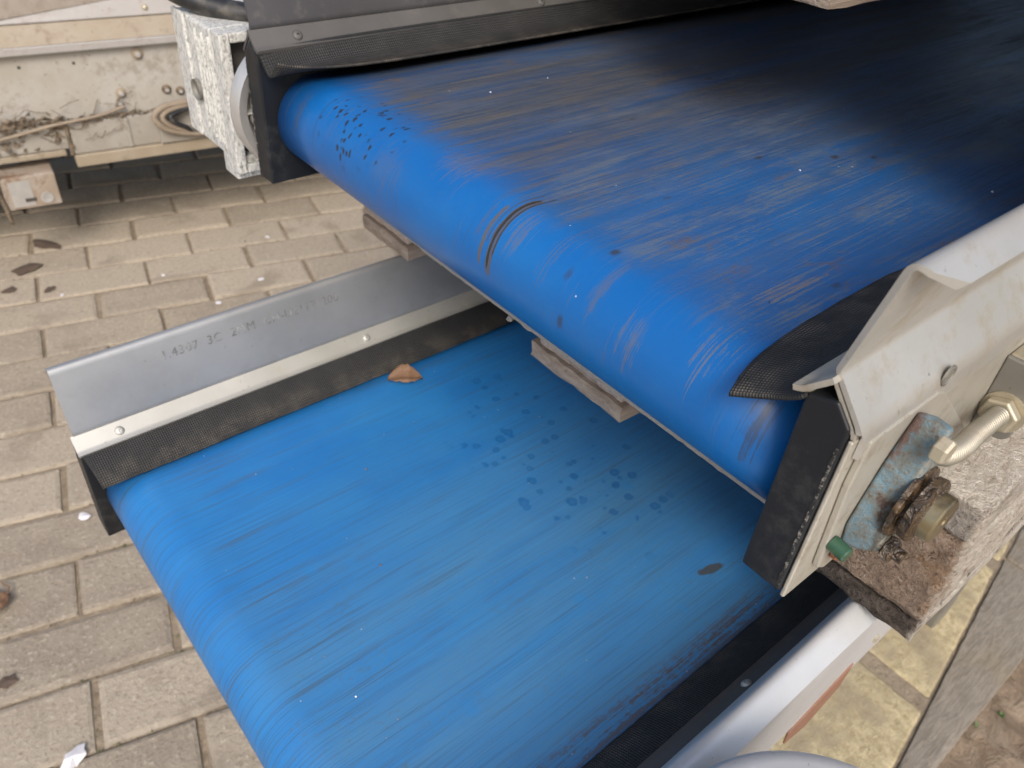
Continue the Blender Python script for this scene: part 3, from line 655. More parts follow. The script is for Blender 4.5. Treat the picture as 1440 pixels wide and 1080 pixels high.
# ------------------------------------------------------------------ hardware on the upper conveyor
def U(x, y, z): return Vector((x - XU, y - YU, z - ZU - HB))
def poly_prism(pts, d0, d1, bm=None, fn=None):
    """pts in (x, z), extruded along y from d0 to d1."""
    bm = bm or bmesh.new(); fn = fn or (lambda x, y, z: (x, y, z))
    a = [bm.verts.new(fn(x, d0, z)) for x, z in pts]; b = [bm.verts.new(fn(x, d1, z)) for x, z in pts]
    for i in range(len(pts)): bm.faces.new([a[i], a[(i + 1) % len(pts)], b[(i + 1) % len(pts)], b[i]])
    bm.faces.new(a); bm.faces.new(b); return bm
def hardware():
    plate = [(.2335, -.1782), (.2815, -.1782), (.2885, -.1815), (.352, -.2335), (.352, -.252), (.246, -.2545), (.2395, -.250), (.2325, -.200)]
    bevel(link_mesh('bearing_plate', poly_prism(plate, .0692, .0722, None, U), 'steel_tan', upper), .0007, 2)
    # flange bearing: rear outline at the plate, front outline nearer the viewer
    F = [(.2641, -.1800), (.2606, -.1880), (.2585, -.1990), (.2560, -.2150), (.2541, -.2300), (.2575, -.2405), (.2645, -.2440)]
    B = [(.2655, -.1800), (.2600, -.1885), (.2545, -.1990), (.2490, -.2145), (.2455, -.2270), (.2490, -.2400), (.2630, -.2475)]
    cx = .2665
    bm = bmesh.new()
    def ring(P, y): 
        pts = P + [(2 * cx - x, z) for x, z in reversed(P)]
        return [bm.verts.new(U(x, y, z)) for x, z in pts]
    r0_ = ring(B, .0689); r1_ = ring([(b[0] * .6 + f[0] * .4 - .0008, b[1] * .6 + f[1] * .4 + (.0008 if b[1] > -.21 else -.0006)) for b, f in zip(B, F)], .0630); r2_ = ring(F, .0562)
    n = len(r0_)
    for a, b in ((r0_, r1_), (r1_, r2_)):
        for i in range(n): bm.faces.new([a[i], a[(i + 1) % n], b[(i + 1) % n], b[i]])
    bm.faces.new(r0_); bm.faces.new(r2_)
    brg = link_mesh('flange_bearing', bm, 'bluepaint', upper)
    bevel(brg, .0024, 3); smooth_by_angle(brg, 40)
    Y = Vector((0, -1, 0)); o = U(.2640, .0562, -.2150)
    s = link_mesh('bearing_collar', lathe([(.0165, -.001), (.0160, .0010), (.0115, .0014), (.0108, .0024), (.0138, .0030), (.0142, .0064), (.0132, .0072), (.0106, .0074), (.0102, .0080)], o, Y, 40), 'grease', brg)
    smooth_by_angle(s)
    s = link_mesh('shaft', lathe([(.0101, .006), (.0101, .0122), (.0093, .0130), (.0030, .0130), (.0026, .0124), (0, .0124)], o, Y, 36), 'shaft', brg); smooth_by_angle(s)
    link_mesh('bolt', hexbolt(bmesh.new(), U(.2555, .0560, -.1815), Y, .0052, .0052, .5), 'zinc', brg)
    bm = hexbolt(bmesh.new(), U(.2615, .0562, -.2392), Y, .0058, .0044, .2); lathe([(.0030, 0), (.0030, .0080)], U(.2615, .0562, -.2392), Y, 12, bm)
    link_mesh('bolt', bm, 'grease', brg)
    link_mesh('plate_bolt', lathe([(.0034, 0), (.0034, .0070), (.0029, .0076), (0, .0076)], U(.2405, .0688, -.2345), (-.1, -1, -.05), 24), 'green', upper)
    link_mesh('rusty_screw', hexbolt(bmesh.new(), U(.2470, .0690, -.2440), Y, .0034, .0035), 'rust', upper)
    # bent tensioning rod, nut and bracket
    pts = spline([U(.2680, .0590, -.1930), U(.2800, .0572, -.2000), U(.3000, .0575, -.2075), U(.3250, .0600, -.2150), U(.3560, .0617, -.2222), U(.3800, .0624, -.2256)], 110)
    link_mesh('tension_rod', tube(pts, .0047, 16, None, (.0026, .30)), 'rod', upper, True)
    br = bmesh.new()
    arc = [(.0545 + .006 * (1 - math.cos(t)) - 0, -.2395 + .006 * (1 - math.sin(t))) for t in lin(0, math.pi / 2, 5)]
    out = [(.0722, -.1985), (.0722, -.2395)] + [(y, z) for y, z in reversed(arc)] + [(.0575, -.2010), (.0600, -.1985)]
    a = [br.verts.new(U(.366, y, z)) for y, z in out]; b = [br.verts.new(U(.3692, y, z)) for y, z in out]
    for i in range(len(out)): br.faces.new([a[i], a[(i + 1) % len(out)], b[(i + 1) % len(out)], b[i]])
    br.faces.new(a); br.faces.new(b)
    bk = bevel(link_mesh('rod_bracket', br, 'bracket', upper), .0008, 2)
    q = [U(.3694, .0722, -.1984), U(.3694, .0585, -.1984), U(.412, .0585, -.1984), U(.412, .0722, -.1984)]
    br = bmesh.new(); a = [br.verts.new(p) for p in q]; b = [br.verts.new(p + Vector((0, 0, -.003))) for p in q]
    for i in range(4): br.faces.new([a[i], a[(i + 1) % 4], b[(i + 1) % 4], b[i]])
    br.faces.new(a); br.faces.new(b); bevel(link_mesh('bracket_flange', br, 'zinc', bk), .001, 2)
    nx = U(.3658, .0624, -.2245); X = Vector((-1, .02, .03))
    link_mesh('washer', lathe([(.0100, 0), (.0100, .0012), (.004, .0012)], nx, X, 32), 'zinc', bk)
    bevel(link_mesh('nut', lathe([(.0078, 0), (.0088, .0010), (.0088, .0050), (.0078, .0058), (.0037, .0058)], nx + X * .0012, X, 6, None, .35), 'zinc', bk), .0005, 2)
    # slot with a screw in the guard flange
    link_mesh('slot_screw', lathe([(.0045, -.0004), (.0045, .0006), (.0036, .0008), (.0030, .0003), (.0012, .0001), (.0, .0004)], U(.2845, .07010, -.1722), Y, 24), 'bracket', upper)
    # gear housing behind the far frame
    gx, gy, gz = .264, .5327, -.217
    fl = link_mesh('gear_flange', lathe([(.010, .012), (.038, .013), (.0405, .003), (.047, .001), (.049, .006), (.049, .012), (.044, .016), (.037, .018), (.034, .012), (.020, .010), (.016, .020), (.012, .046)], U(gx, gy + .002, gz), (0, 1, 0), 48), 'flange', upper)
    smooth_by_angle(fl)
    bm = bmesh.new()
    for k in range(8):
        a = k * math.pi / 4 + .2
        p = U(gx + .031 * math.cos(a), gy + .003, gz + .031 * math.sin(a))
        lathe([(.0060, .009), (.0060, -.001), (.0028, -.0012), (.0028, .006), (0, .006)], p, (0, 1, 0), 14, bm)
    link_mesh('flange_bolts', bm, 'flange', fl)
    bm = bmesh.new()
    for k in range(10):
        a = k * math.pi / 5
        d = Vector((math.cos(a), 0, math.sin(a))); p, q = Vector(U(gx, gy + .014, gz)) + d * .012, Vector(U(gx, gy + .010, gz)) + d * .042
        tube([p, q], .0022, 6, bm)
    link_mesh('flange_ribs', bm, 'flange', fl)
    y1, y2, zt, zb_, x1, x2 = .580, .655, -.1735, -.2715, .226, .335
    box = empty_part('gear_housing', upper)
    bm = box_bm(*(U(x1, 0, 0).x, U(x2, 0, 0).x), *(U(0, y1 + .012, 0).y, U(0, y2, 0).y), *(U(0, 0, zb_ + .004).z, U(0, 0, zt).z))
    hb = bevel(link_mesh('housing_block', bm, 'castalu', box), .0025, 3)
    # rim round the open side, dark hollow within
    bm = bmesh.new()
    for (a0, a1, c0, c1) in ((x1, x1 + .008, zb_ - .006, zt), (x2 - .008, x2, zb_ - .006, zt), (x1 + .0082, x2 - .0082, zt - .007, zt), (x1 + .0082, x2 - .0082, zb_ - .006, zb_ + .001)):
        p, q = U(a0, y1 - .004, c0), U(a1, y1 + .0119, c1); box_bm(p.x, q.x, p.y, q.y, p.z, q.z, bm)
    bevel(link_mesh('housing_rim', bm, 'castalu', box), .0012, 2)
    p, q = U(x1 + .0085, y1 + .009, zb_ + .0015), U(x2 - .0085, y1 + .0117, zt - .0075)
    link_mesh('housing_hollow', box_bm(p.x, q.x, p.y, q.y, p.z, q.z), 'cavity', box)
    for k in range(5):          # cast ridges on the end face
        yy = y1 + .014 + k * .0058
        p, q = U(x1 - .0016, yy, zb_ + .010 + .002 * k), U(x1 + .0008, yy + .0028, zt - .006 - .004 * (k % 2))
        bevel(link_mesh('cast_ridge', box_bm(p.x, q.x, p.y, q.y, p.z, q.z), 'castalu', box), .0009, 2)
    p, q = U(x1 - .0022, y2 - .020, zb_ + .006), U(x1 + .001, y2 + .0012, zt + .0012)
    bevel(link_mesh('end_pad', box_bm(p.x, q.x, p.y, q.y, p.z, q.z), 'castalu', box), .0018, 2)
    b = link_mesh('rusty_bolt', lathe([(.0080, 0), (.0080, .003), (.0066, .0020), (.0055, .0004), (0, .0004)], U(x1 - .0006, .628, -.2265), (-1, 0, 0), 24), 'bracket', box); smooth_by_angle(b)
    b = link_mesh('corner_foot', box_bm(*[U(x1 + .001, 0, 0).x, U(x1 + .05, 0, 0).x], U(0, y1 + .001, 0).y, U(0, y1 + .024, 0).y, U(0, 0, zb_ - .012).z, U(0, 0, zb_ + .006).z), 'castalu', box); bevel(b, .0015, 2)
    pts = spline([U(.150, .76, -.085), U(.195, .69, -.135), U(.238, .628, -.166), U(.285, .585, -.170), U(.34, .562, -.160)], 14)
    link_mesh('cable_hose', tube(pts, .0085, 14), 'hose', upper, True)
    pts = spline([U(.24, .70, -.120), U(.27, .65, -.150), U(.31, .60, -.152), U(.36, .57, -.150)], 12)
    link_mesh('cable_hose', tube(pts, .0055, 12), 'hose', upper, True)
def empty_part(name, parent):
    o = bpy.data.objects.new(name, None); o.empty_display_size = .05; C.objects.link(o); o.parent = parent; return o
hardware()

# rusty patch and small screw low on the right side of the lower conveyor
def Lw(x, y, z): return Vector((x - XL, y - YL, z - ZL - HB))
yo = YL - WO - .0010
pp = [(.4345, -.5105), (.3600, -.5262), (.3640, -.5460), (.395, -.556), (.4321, -.5395)]
bevel(link_mesh('primer_lug', poly_prism(pp, yo - .0018, yo - .0001, None, Lw), 'primer', lower), .0005, 1)
link_mesh('side_screw', hexbolt(bmesh.new(), Lw(.462, yo + .0008, -.505), (0, -1, 0), .004, .003), 'zinc', lower)
# upright drive motor with a rounded cap beside the near end of the lower conveyor
mt = empty_part('drive_motor', lower); mo = Lw(.1787, -.0159, -.345)
cap = lathe([(.0, .0125), (.040, .0115), (.058, .0090), (.066, .0062), (.070, .0052), (.0755, .0035), (.0785, -.001), (.0792, -.008), (.0785, -.020), (.074, -.022), (.060, -.023)], mo, (0, 0, 1), 96)
smooth_by_angle(link_mesh('motor_cap', cap, 'motor', mt), 50)
smooth_by_angle(link_mesh('motor_body', lathe([(.056, -.16), (.0585, -.155), (.0585, -.0232), (.050, -.0228)], mo, (0, 0, 1), 64), 'motor', mt))
bevel(link_mesh('motor_bracket', box_bm(*[Lw(.14, 0, 0).x, Lw(.22, 0, 0).x], Lw(0, .03, 0).y, Lw(0, YL - WO - .0012, 0).y, Lw(0, 0, -.515).z, Lw(0, 0, -.507).z), 'bracket', mt), .001)
# legs of the lower conveyor
for xx in (.95, 2.1):
    for yy in (YL - .19, YL + .19):
        lg = link_mesh('leg', box_bm(xx - .02, xx + .02, yy - .02, yy + .02, .0, ZC + ZL + HB - .002), 'bracket', None)
        lg.parent = lower; lg.matrix_parent_inverse = Matrix.Translation(-lower.location)
        bevel(lg, .003)
    lg = link_mesh('leg_crossbar', box_bm(xx - .015, xx + .015, YL - .169, YL + .169, .18, .21), 'bracket', None)
    lg.parent = lower; lg.matrix_parent_inverse = Matrix.Translation(-lower.location)

# ------------------------------------------------------------------ pallets
def pallet(x0, zb, runners, label, seed, mats, hero):
    root = empty('wooden_pallet', (x0, runners[1][0], ZC + zb), label, 'pallet', 'wooden pallets between the conveyors')
    ox, oy = x0, runners[1][0]
    ylo, yhi = runners[0][0] , runners[2][1]
    for i, (a, b) in enumerate(runners):
        mb, mc = mats[i]
        def broken(p, q, i=i):
            if hero and i == 1 and p.x < .004: q = q + Vector((.0016 * abs(mnoise.noise(Vector((p.y * 260, 1, 1)))), 0, 0))
            if hero and i == 0 and p.x < .004: q = q + Vector((.007 * abs(mnoise.noise(Vector((p.y * 70, 3, p.z * 40)))), 0, .0045 * max(-.1, mnoise.noise(Vector((p.y * 60, 9, 1)))) if p.z < .01 else 0))
            return q
        o = link_mesh('bottom_board', rough_box(0, .80, a - oy, b - oy, 0, .0146, (40, 14, 4), .0010, seed + i, .0012, broken), mb, root); smooth_by_angle(o, 50)
        for k, bx in enumerate((0, .3275, .655)):
            ins = .009 if (hero and i == 1) else .001
            n = (36, 30, 20) if k == 0 else (4, 4, 3)
            def crumble(p, q, k=k, i=i):
                if k: return q
                c = mnoise.noise(p * 130 + Vector((seed, i * 5, 0))) + mnoise.noise(p * 310) * .5
                d = (p - Vector((bx + .0725, (a + b) / 2 - oy, .049))); d.z *= .3
                edge = 1.0 if p.z < .022 and p.y < a - oy + .004 else .35
                return q - Vector((d.x * .012, d.y * .02, 0)) * max(0, c) * edge * 2
            o = link_mesh('chip_block', rough_box(bx + .0008, bx + .145, a - oy + (.0008 if i == 0 else .002), b - oy - ins, .0150, .0788, n, (.0019 if i == 0 else .0011) if k == 0 else .0006, seed + i + k * 3, .0020, crumble), 'hero_chip' if hero and i == 0 else mc, root)
            smooth_by_angle(o, 60)
    for k, bx in enumerate((0, .3275, .655)):
        o = link_mesh('cross_board', rough_box(bx + .0012, bx + .143, ylo - oy + .0015, yhi - oy - .003, .0792, .1020, (26, 70, 6), .0012, seed + 20 + k, .0014), 'hero_cross' if hero and k == 0 else 'wood_cross', root)
        smooth_by_angle(o, 50)
    return root
pallet(.344, -.3648, [(.0405, .140), (.2588, .357), (.521, .597)], 'weathered wooden pallet lying between the lower and upper blue conveyors', 3,
       [('hero_board', 'chip_brown'), ('wood', 'chip_grey'), ('wood', 'chip_grey')], True)
pallet(.4265, ZU + HG + .0002, [(.0235, .123), (.2415, .340), (.503, .602)], 'wooden pallet on top of the upper conveyor, only one board end showing above the belt', 41,
       [('wood', 'chip_grey')] * 3, False)

# ------------------------------------------------------------------ old machine behind
def old_machine():
    O = Vector((.343, 1.708, 0)); rz = R_(-8)
    m = empty('old_machine', O, 'old cream painted machine frame with dusty base beam standing on the paving at back left', 'machine', None, rz)
    def part(name, mat, u0, u1, v0, v1, z0, z1, par=m, bv=.003):
        return bevel(link_mesh(name, box_bm(u0, u1, v0, v1, z0, z1), mat, par), bv, 2)
    def prism(name, mat, prof, u0, u1, par=m):
        bm = bmesh.new(); a = [bm.verts.new((u0, v, z)) for v, z in prof]; b = [bm.verts.new((u1, v, z)) for v, z in prof]; n = len(prof)
        for i in range(n): bm.faces.new([a[i], a[(i + 1) % n], b[(i + 1) % n], b[i]])
        bm.faces.new(a); bm.faces.new(b); return bevel(link_mesh(name, bm, mat, par), .002, 2)
    part('base_flange', 'ochre', .0, 1.7, -.004, .05, .201, .226)
    part('base_flange', 'ochre', -.9, -.012, .004, .05, .225, .239)
    beam = part('base_beam', 'beam', .002, 1.7, .0, .12, .2265, .290)
    part('base_beam', 'beam', -.9, -.0005, .002, .12, .2395, .290)
    for u in (-.006, .1045, .55):
        part('weld_strip', 'clump' if u < 0 else 'beam', u, u + .007, -.0035, .0, .2285, .2895, beam, .001)
    part('gusset', 'beam', .165, .30, -.010, .0, .2285, .262, beam, .002)
    panel = part('side_panel', 'cream', -.9, 1.7, .012, .022, .291, .4215, m, .001)
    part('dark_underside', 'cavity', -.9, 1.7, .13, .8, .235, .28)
    prism('ledge_rail', 'cream_grey', [(-.004, .422), (.03, .422), (.03, .438), (-.004, .4365)], -.9, 1.7)
    prism('sloped_ledge', 'ochre', [(-.003, .437), (.03, .4385), (.045, .466), (.030, .4655)], -.9, 1.7)
    prism('upper_sheet', 'cream_grey', [(.031, .467), (.05, .467), (.072, .545), (.062, .545)], -.9, 1.7)
    bm = bmesh.new(); q = [(-.9, .022, .468), (-.12, .028, .470), (.33, .052, .517), (.60, .056, .53), (1.7, .06, .53), (1.7, .12, 1.0), (-.9, .12, 1.0)]
    n = 26; a = []
    for (u, v, z) in q: a.append(bm.verts.new((u, v, z)))
    b = [bm.verts.new((u, v + .012, z)) for u, v, z in q]
    for i in range(7): bm.faces.new([a[i], a[(i + 1) % 7], b[(i + 1) % 7], b[i]])
    bm.faces.new(a); bm.faces.new(b); link_mesh('hopper_sheet', bm, 'tan', m)
    for (u, z, r, mt_) in ((.157, .4036, .0095, 'ochre'), (.112, .333, .0085, 'ochre'), (.105, .313, .0075, 'beam'), (.198, .330, .0075, 'clump'), (.224, .3245, .007, 'clump'), (.330, .40, .009, 'ochre'), (-.21, .40, .009, 'ochre'), (.55, .40, .009, 'ochre')):
        wsh = smooth_by_angle(link_mesh('panel_bolt', lathe([(r * 1.25, 0), (r * 1.25, .0015), (r * .8, .002), (r * .75, .006), (r * .5, .0085), (0, .009)], (u, .012, z), (0, -1, 0), 24), mt_, panel))
        link_mesh('bolt_head', lathe([(r * .62, .0066), (r * .5, .0092), (0, .0097)], (u, .012, z), (0, -1, 0), 18), 'cream_grey', wsh)
    link_mesh('dome_nut', lathe([(.006, 0), (.006, .004), (.004, .008), (0, .009)], (.192, .040, .479), (0, -1, .2), 18), 'zinc', m)
    for (u, z) in ((.042, .397), (-.05, .398)):
        link_mesh('drill_hole', lathe([(.003, 0), (.003, .0006), (0, .0006)], (u, .0119, z), (0, -1, 0), 12), 'cavity', panel)
    pts = spline([(-.5, -.008, .262), (-.25, -.010, .262), (-.116, -.010, .2785), (-.028, -.012, .2935), (.06, -.006, .300), (.112, -.001, .3105)], 14)
    link_mesh('thin_cable', tube(pts, .0032, 8), 'cable', m, True)
    for k, (dz, du, rr, mm) in enumerate(((0, 0, .0062, 'cable'), (-.006, .015, .0050, 'cable'), (-.012, .030, .005, 'hose'))):
        c = [(.33, .0 - .006 * k, .312 + dz), (.245 + du * .2, -.008, .3085 + dz), (.185 + du, -.016, .306 + dz), (.160 + du, -.024, .294 + dz * .5), (.164 + du, -.026, .276), (.186 + du, -.022, .258 - dz * .3), (.24, -.016, .243 - dz * .4), (.34, -.012, .236 - dz)]
        link_mesh('looped_hose', tube(spline(c, 12), rr, 12), mm, m, True)
    # bracket hanging under the left end
    bm = bmesh.new(); u0, u1, z0, z1 = -.142, -.046, .143, .208
    p = bevel(link_mesh('hanging_bracket', box_bm(u0, u1, -.024, -.019, z0, z1), 'rustplate', m), .0015, 2)
    link_mesh('bracket_wear', box_bm(u0 + .012, u0 + .05, -.0246, -.0241, z0 + .005, z1 - .008), 'flange', p)
    smooth_by_angle(link_mesh('hole_ring', lathe([(.006, 0), (.0115, .0006), (.0115, .0022), (.0068, .0022), (.006, .001)], (-.0695, -.0240, .1600), (0, -1, 0), 28), 'flange', p))
    link_mesh('bracket_hole', lathe([(.0062, 0), (.0062, .0008), (0, .0008)], (-.0695, -.0241, .1600), (0, -1, 0), 20), 'cavity', p)
    bevel(link_mesh('bracket_slot', box_bm(-.108, -.088, -.0248, -.0241, .156, .164), 'cavity', p), .001)
    part('bracket_top', 'rustplate', u0, u1, -.0185, .04, .2035, .2085)
    link_mesh('hanging_strip', tube(spline([(-.146, -.026, .222), (-.148, -.026, .18), (-.144, -.027, .150), (-.1425, -.027, .118)], 8), .0045, 6), 'clump', m, True)
    # caked dust along the beam
    bm = bmesh.new()
    for k in range(420):
        u = rnd.uniform(-.32, .105) if k < 330 else rnd.uniform(.1, .3)
        z = .291 + abs(rnd.gauss(0, .010)) if u < -.02 else .2905 + abs(rnd.gauss(0, .004))
        if rnd.random() < .35 and u < .01: z = rnd.uniform(.245, .295)
        s = rnd.uniform(.002, .0075) * (1 if u < -.0 else .6); p0 = Vector((u, rnd.uniform(-.004, .012) if z > .29 else rnd.uniform(-.002, .003), z))
        vs = [bm.verts.new(p0 + Vector((rnd.gauss(0, 1) * 1.4, rnd.gauss(0, .6), rnd.gauss(0, .7))) * s) for _ in range(5)]
        for f in ((0, 1, 2), (0, 2, 3), (0, 3, 1), (1, 2, 4), (2, 3, 4), (3, 1, 4)): bm.faces.new([vs[i] for i in f])
    for k in range(70):          # straw and cobweb threads
        u = rnd.uniform(-.30, .12); z = rnd.uniform(.255, .325); a = rnd.uniform(-.8, 1.2); L = rnd.uniform(.012, .04)
        d = Vector((math.cos(a), 0, math.sin(a))) * L; p0 = Vector((u, rnd.uniform(-.006, .008), z))
        tube([p0, p0 + d * .5 + Vector((0, -.002, rnd.gauss(0, .003))), p0 + d], .0006, 4, bm)
    o = link_mesh('caked_dust', bm, 'clump', m); o['kind'] = 'stuff'
    for u in (-.75, .9, 1.6):
        part('foot', 'beam', u, u + .06, .03, .09, .0, .2005)
        part('foot', 'beam', u, u + .06, .70, .76, .0, .2345)
old_machine()

# ------------------------------------------------------------------ ground, paving, kerb, soil
bm = bmesh.new()
vs = [bm.verts.new(p) for p in ((-60, -60, -.016), (60, -60, -.016), (60, 60, -.016), (-60, 60, -.016))]; bm.faces.new(vs)
struct(link_mesh('ground', bm, 'sand'))
def jitter_sheet(name, x0, x1, y0, y1, nx, ny, z, amp, mat, fn=None):
    bm = bmesh.new(); g = []
    for i in range(nx + 1):
        for j in range(ny + 1):
            x, y = x0 + (x1 - x0) * i / nx, y0 + (y1 - y0) * j / ny
            h = z + (mnoise.noise(Vector((x * 14, y * 14, 2))) + mnoise.noise(Vector((x * 45, y * 45, 5))) * .5 + mnoise.noise(Vector((x * 130, y * 130, 5))) * .25) * amp
            g.append(bm.verts.new((x, y, h)))
    for i in range(nx):
        for j in range(ny):
            k = i * (ny + 1) + j; bm.faces.new([g[k], g[k + ny + 1], g[k + ny + 2], g[k + 1]])
    return link_mesh(name, bm, mat, None, True)
struct(jitter_sheet('joint_bed', -.9, 2.2, .20, 2.7, 260, 210, -.0058, .0030, 'sand'))
struct(jitter_sheet('soil', .25, 1.9, -.9, .012, 200, 110, -.012, .0065, 'soil'))
struct(jitter_sheet('slab_bed', .25, 1.9, .0, .26, 150, 24, -.0032, .0016, 'sand'))

TH = R_(-14.28); ct, stn = math.cos(TH), math.sin(TH)
PLEN, PW = .2086, .1008
pav = struct(empty_part('paving', None))
meshes = []
for k in range(6):
    bm = box_bm(-.1012, .1012, -.0478, .0478, -.05, 0)
    ob = link_mesh('paver', bm, 'paver'); me = ob.data; bpy.data.objects.remove(ob)
    bm = bmesh.new(); bm.from_mesh(me)
    for v in bm.verts: v.co += Vector((rnd.uniform(-.0018, .0018), rnd.uniform(-.0016, .0016), rnd.uniform(-.0012, .0012)))
    top = [e for e in bm.edges if all(v.co.z > -.01 for v in e.verts)]
    bmesh.ops.bevel(bm, geom=top, offset=.0045 + .0009 * k, offset_type='OFFSET', segments=2, profile=.6, affect='EDGES')
    bm.to_mesh(me); bm.free()
    meshes.append(me)
Rc = [Vector(v) for v in CAM]
def in_view(p, mg=60):
    q = Vector(p) - Vector((0, 0, ZC)); c = [r.dot(q) for r in Rc]
    if c[2] < .1: return None
    x, y = 720 + 1131 * c[0] / c[2], 540 + 1131 * c[1] / c[2]
    return c[2] if -mg < x < 1440 + mg and -mg < y < 1080 + mg and not (x > 760 or (y > 560 and x > 470)) else None
cand, rest = [], []
v0, u0 = 1.6433, -.0096
for i in range(-12, 13):                    # courses
    vv = v0 - i * PW; us = u0 + .044 * (v0 - vv) + (PLEN / 2 if i % 2 else 0)
    for k in range(-10, 14):
        uu = us + (k + .5) * PLEN
        x, y = uu * ct - vv * stn, uu * stn + vv * ct
        if y < .27 or x < -1.6 or x > 2.6: continue
        d = in_view((x, y, 0), 110)
        (cand if d else rest).append((d or 9, x, y))
cand.sort()
for n_, (d, x, y) in enumerate(cand):
    if n_ >= 290: rest.append((d, x, y)); continue
    o = bpy.data.objects.new('paver', meshes[n_ % 6]); C.objects.link(o); o.parent = pav
    o.location = (x, y, rnd.gauss(0, .0009)); o.rotation_euler = (rnd.gauss(0, .008), rnd.gauss(0, .006), TH + rnd.gauss(0, .006) + (math.pi if rnd.random() < .5 else 0))
bm = bmesh.new(); bc = bmesh.new()
def crumb(bm_, p0, s_):
    vs = [bm_.verts.new(p0 + Vector((rnd.gauss(0, 1), rnd.gauss(0, 1), abs(rnd.gauss(0, .8)))) * s_) for _ in range(4)]
    for f in ((0, 1, 2), (0, 2, 3), (0, 3, 1), (1, 3, 2)): bm_.faces.new([vs[i] for i in f])
for (d, x, y) in cand[:170]:
    near = y < .95
    for k in range(26 if near else 7):
        a = rnd.choice((-1, 1)); t = rnd.uniform(-.5, .5)
        lu, lv = (t * PLEN, a * PW / 2) if rnd.random() < .65 else (a * PLEN / 2, t * PW)
        lu += rnd.gauss(0, .0014); lv += rnd.gauss(0, .0014)
        px, py = x + lu * ct - lv * stn, y + lu * stn + lv * ct
        mossy = near and mnoise.noise(Vector((px * 7, py * 7, 3))) > -.05
        crumb(bm if mossy else bc, Vector((px, py, -.0035)), rnd.uniform(.0008, .0022))
    for k in range(3): crumb(bc, Vector((x + rnd.uniform(-.1, .1), y + rnd.uniform(-.1, .1), .0004)), rnd.uniform(.0003, .0009))
link_mesh('joint_moss', bm, 'moss')['kind'] = 'stuff'
link_mesh('paving_crumbs', bc, 'clump')['kind'] = 'stuff'
bm = bmesh.new()
for (d, x, y) in rest:
    b2 = bmesh.new(); b2.from_mesh(meshes[rnd.randrange(6)])
    M = Matrix.Translation((x, y, rnd.gauss(0, .0008))) @ Matrix.Rotation(TH, 4, 'Z')
    vm = {v: bm.verts.new(M @ v.co) for v in b2.verts}
    for f in b2.faces: bm.faces.new([vm[v] for v in f.verts])
    b2.free()
o = link_mesh('far_pavers', bm, 'paver', pav); o['kind'] = 'stuff'

# yellow slabs, kerb: the joint between them runs slightly askew
def edge_y(x): return max(.006, .024 + (x - .71) * .155)
def taper(side, base, far):
    def f(p, q):
        e = edge_y(p.x) + side; return Vector((q.x, far + (q.y - far) * (e - far) / (base - far), q.z))
    return f
sl = struct(empty_part('slab_path', None))
for (a, b) in ((.22, .505), (.526, .8035), (.8265, 1.115), (1.137, 1.43)):
    o = link_mesh('yellow_slab', rough_box(a, b, .05, .245, -.05, 0, (24, 18, 3), .0011, a * 9, .0015, taper(.0012, .05, .245)), 'slab', sl); smooth_by_angle(bevel(o, .004, 2, 50), 50)
kb = struct(empty_part('edging', None))
for (a, b) in ((.10, 1.1485), (1.1515, 2.1)):
    o = link_mesh('kerb_stone', rough_box(a, b, -.0075, .05, -.15, .0012, (60, 8, 3), .0009, 5 + a, .0012, taper(-.0010, .05, -.0075)), 'kerb', kb); smooth_by_angle(bevel(o, .003, 2, 50), 50)

# ------------------------------------------------------------------ litter and leaves
def bit(name, label, cat, loc, size, mat, group=None, flat=.25, n=9, rz=0, stretch=1.0):
    bm = bmesh.new(); r = random.Random(label + str(loc)); ctr = bm.verts.new((0, 0, size * flat)); ring = []
    for i in range(n):
        a = 2 * math.pi * i / n; q = size * r.uniform(.6, 1.05)
        ring.append((bm.verts.new((math.cos(a) * q * stretch, math.sin(a) * q, size * flat * r.uniform(.1, .7))), bm.verts.new((math.cos(a) * q * .9 * stretch, math.sin(a) * q * .9, 0))))
    for i in range(n):
        (a, b), (c, d) = ring[i], ring[(i + 1) % n]
        bm.faces.new([ctr, a, c]); bm.faces.new([a, b, d, c])
    bm.faces.new([b for a, b in ring])
    o = link_mesh(name, bm, mat); o.location = loc; o.rotation_euler = (0, 0, rz); return tag(o, label, cat, group)
def leaf(name, label, loc, L, W, mat, rz, curl=.4, stem=0.0, tilt=(0, 0)):
    bm = bmesh.new(); nx, ny = 12, 6; g = []; r = random.Random(label)
    for i in range(nx + 1):
        t = i / nx; hw = W * math.sin(math.pi * min(1, t * .94 + .05)) ** .8 * (1 + .12 * r.uniform(-1, 1))
        for j in range(ny + 1):
            s = j / ny * 2 - 1
            z = abs(s) * hw * curl + .12 * L * math.sin(t * 3) + r.uniform(-1, 1) * .03 * L + math.sin(s * 11 + t * 5) * hw * .16 + math.sin(t * 23) * L * .02
            g.append(bm.verts.new((L * (t - .5), s * hw, z)))
    for i in range(nx):
        for j in range(ny):
            k = i * (ny + 1) + j; bm.faces.new([g[k], g[k + ny + 1], g[k + ny + 2], g[k + 1]])
    o = link_mesh(name, bm, mat, None, True)
    s = o.modifiers.new('thick', 'SOLIDIFY'); s.thickness = .0006
    if stem: 
        st = link_mesh('leaf_stalk', tube(spline([(L * .45, 0, .12 * L), (L * .6, stem * .3, .10 * L), (L * .62, stem, .05 * L)], 6), .0012, 6), mat, o)
    o.location = loc; o.rotation_euler = (tilt[0], tilt[1], rz); return tag(o, label, 'leaf')
leaf('dry_leaf', 'curled brown dry leaf by the edge flap of the lower blue belt', (.3065, .470, ZC + ZL + .0040), .030, .0095, 'leaf', R_(-32), .55, 0, (.2, 0))
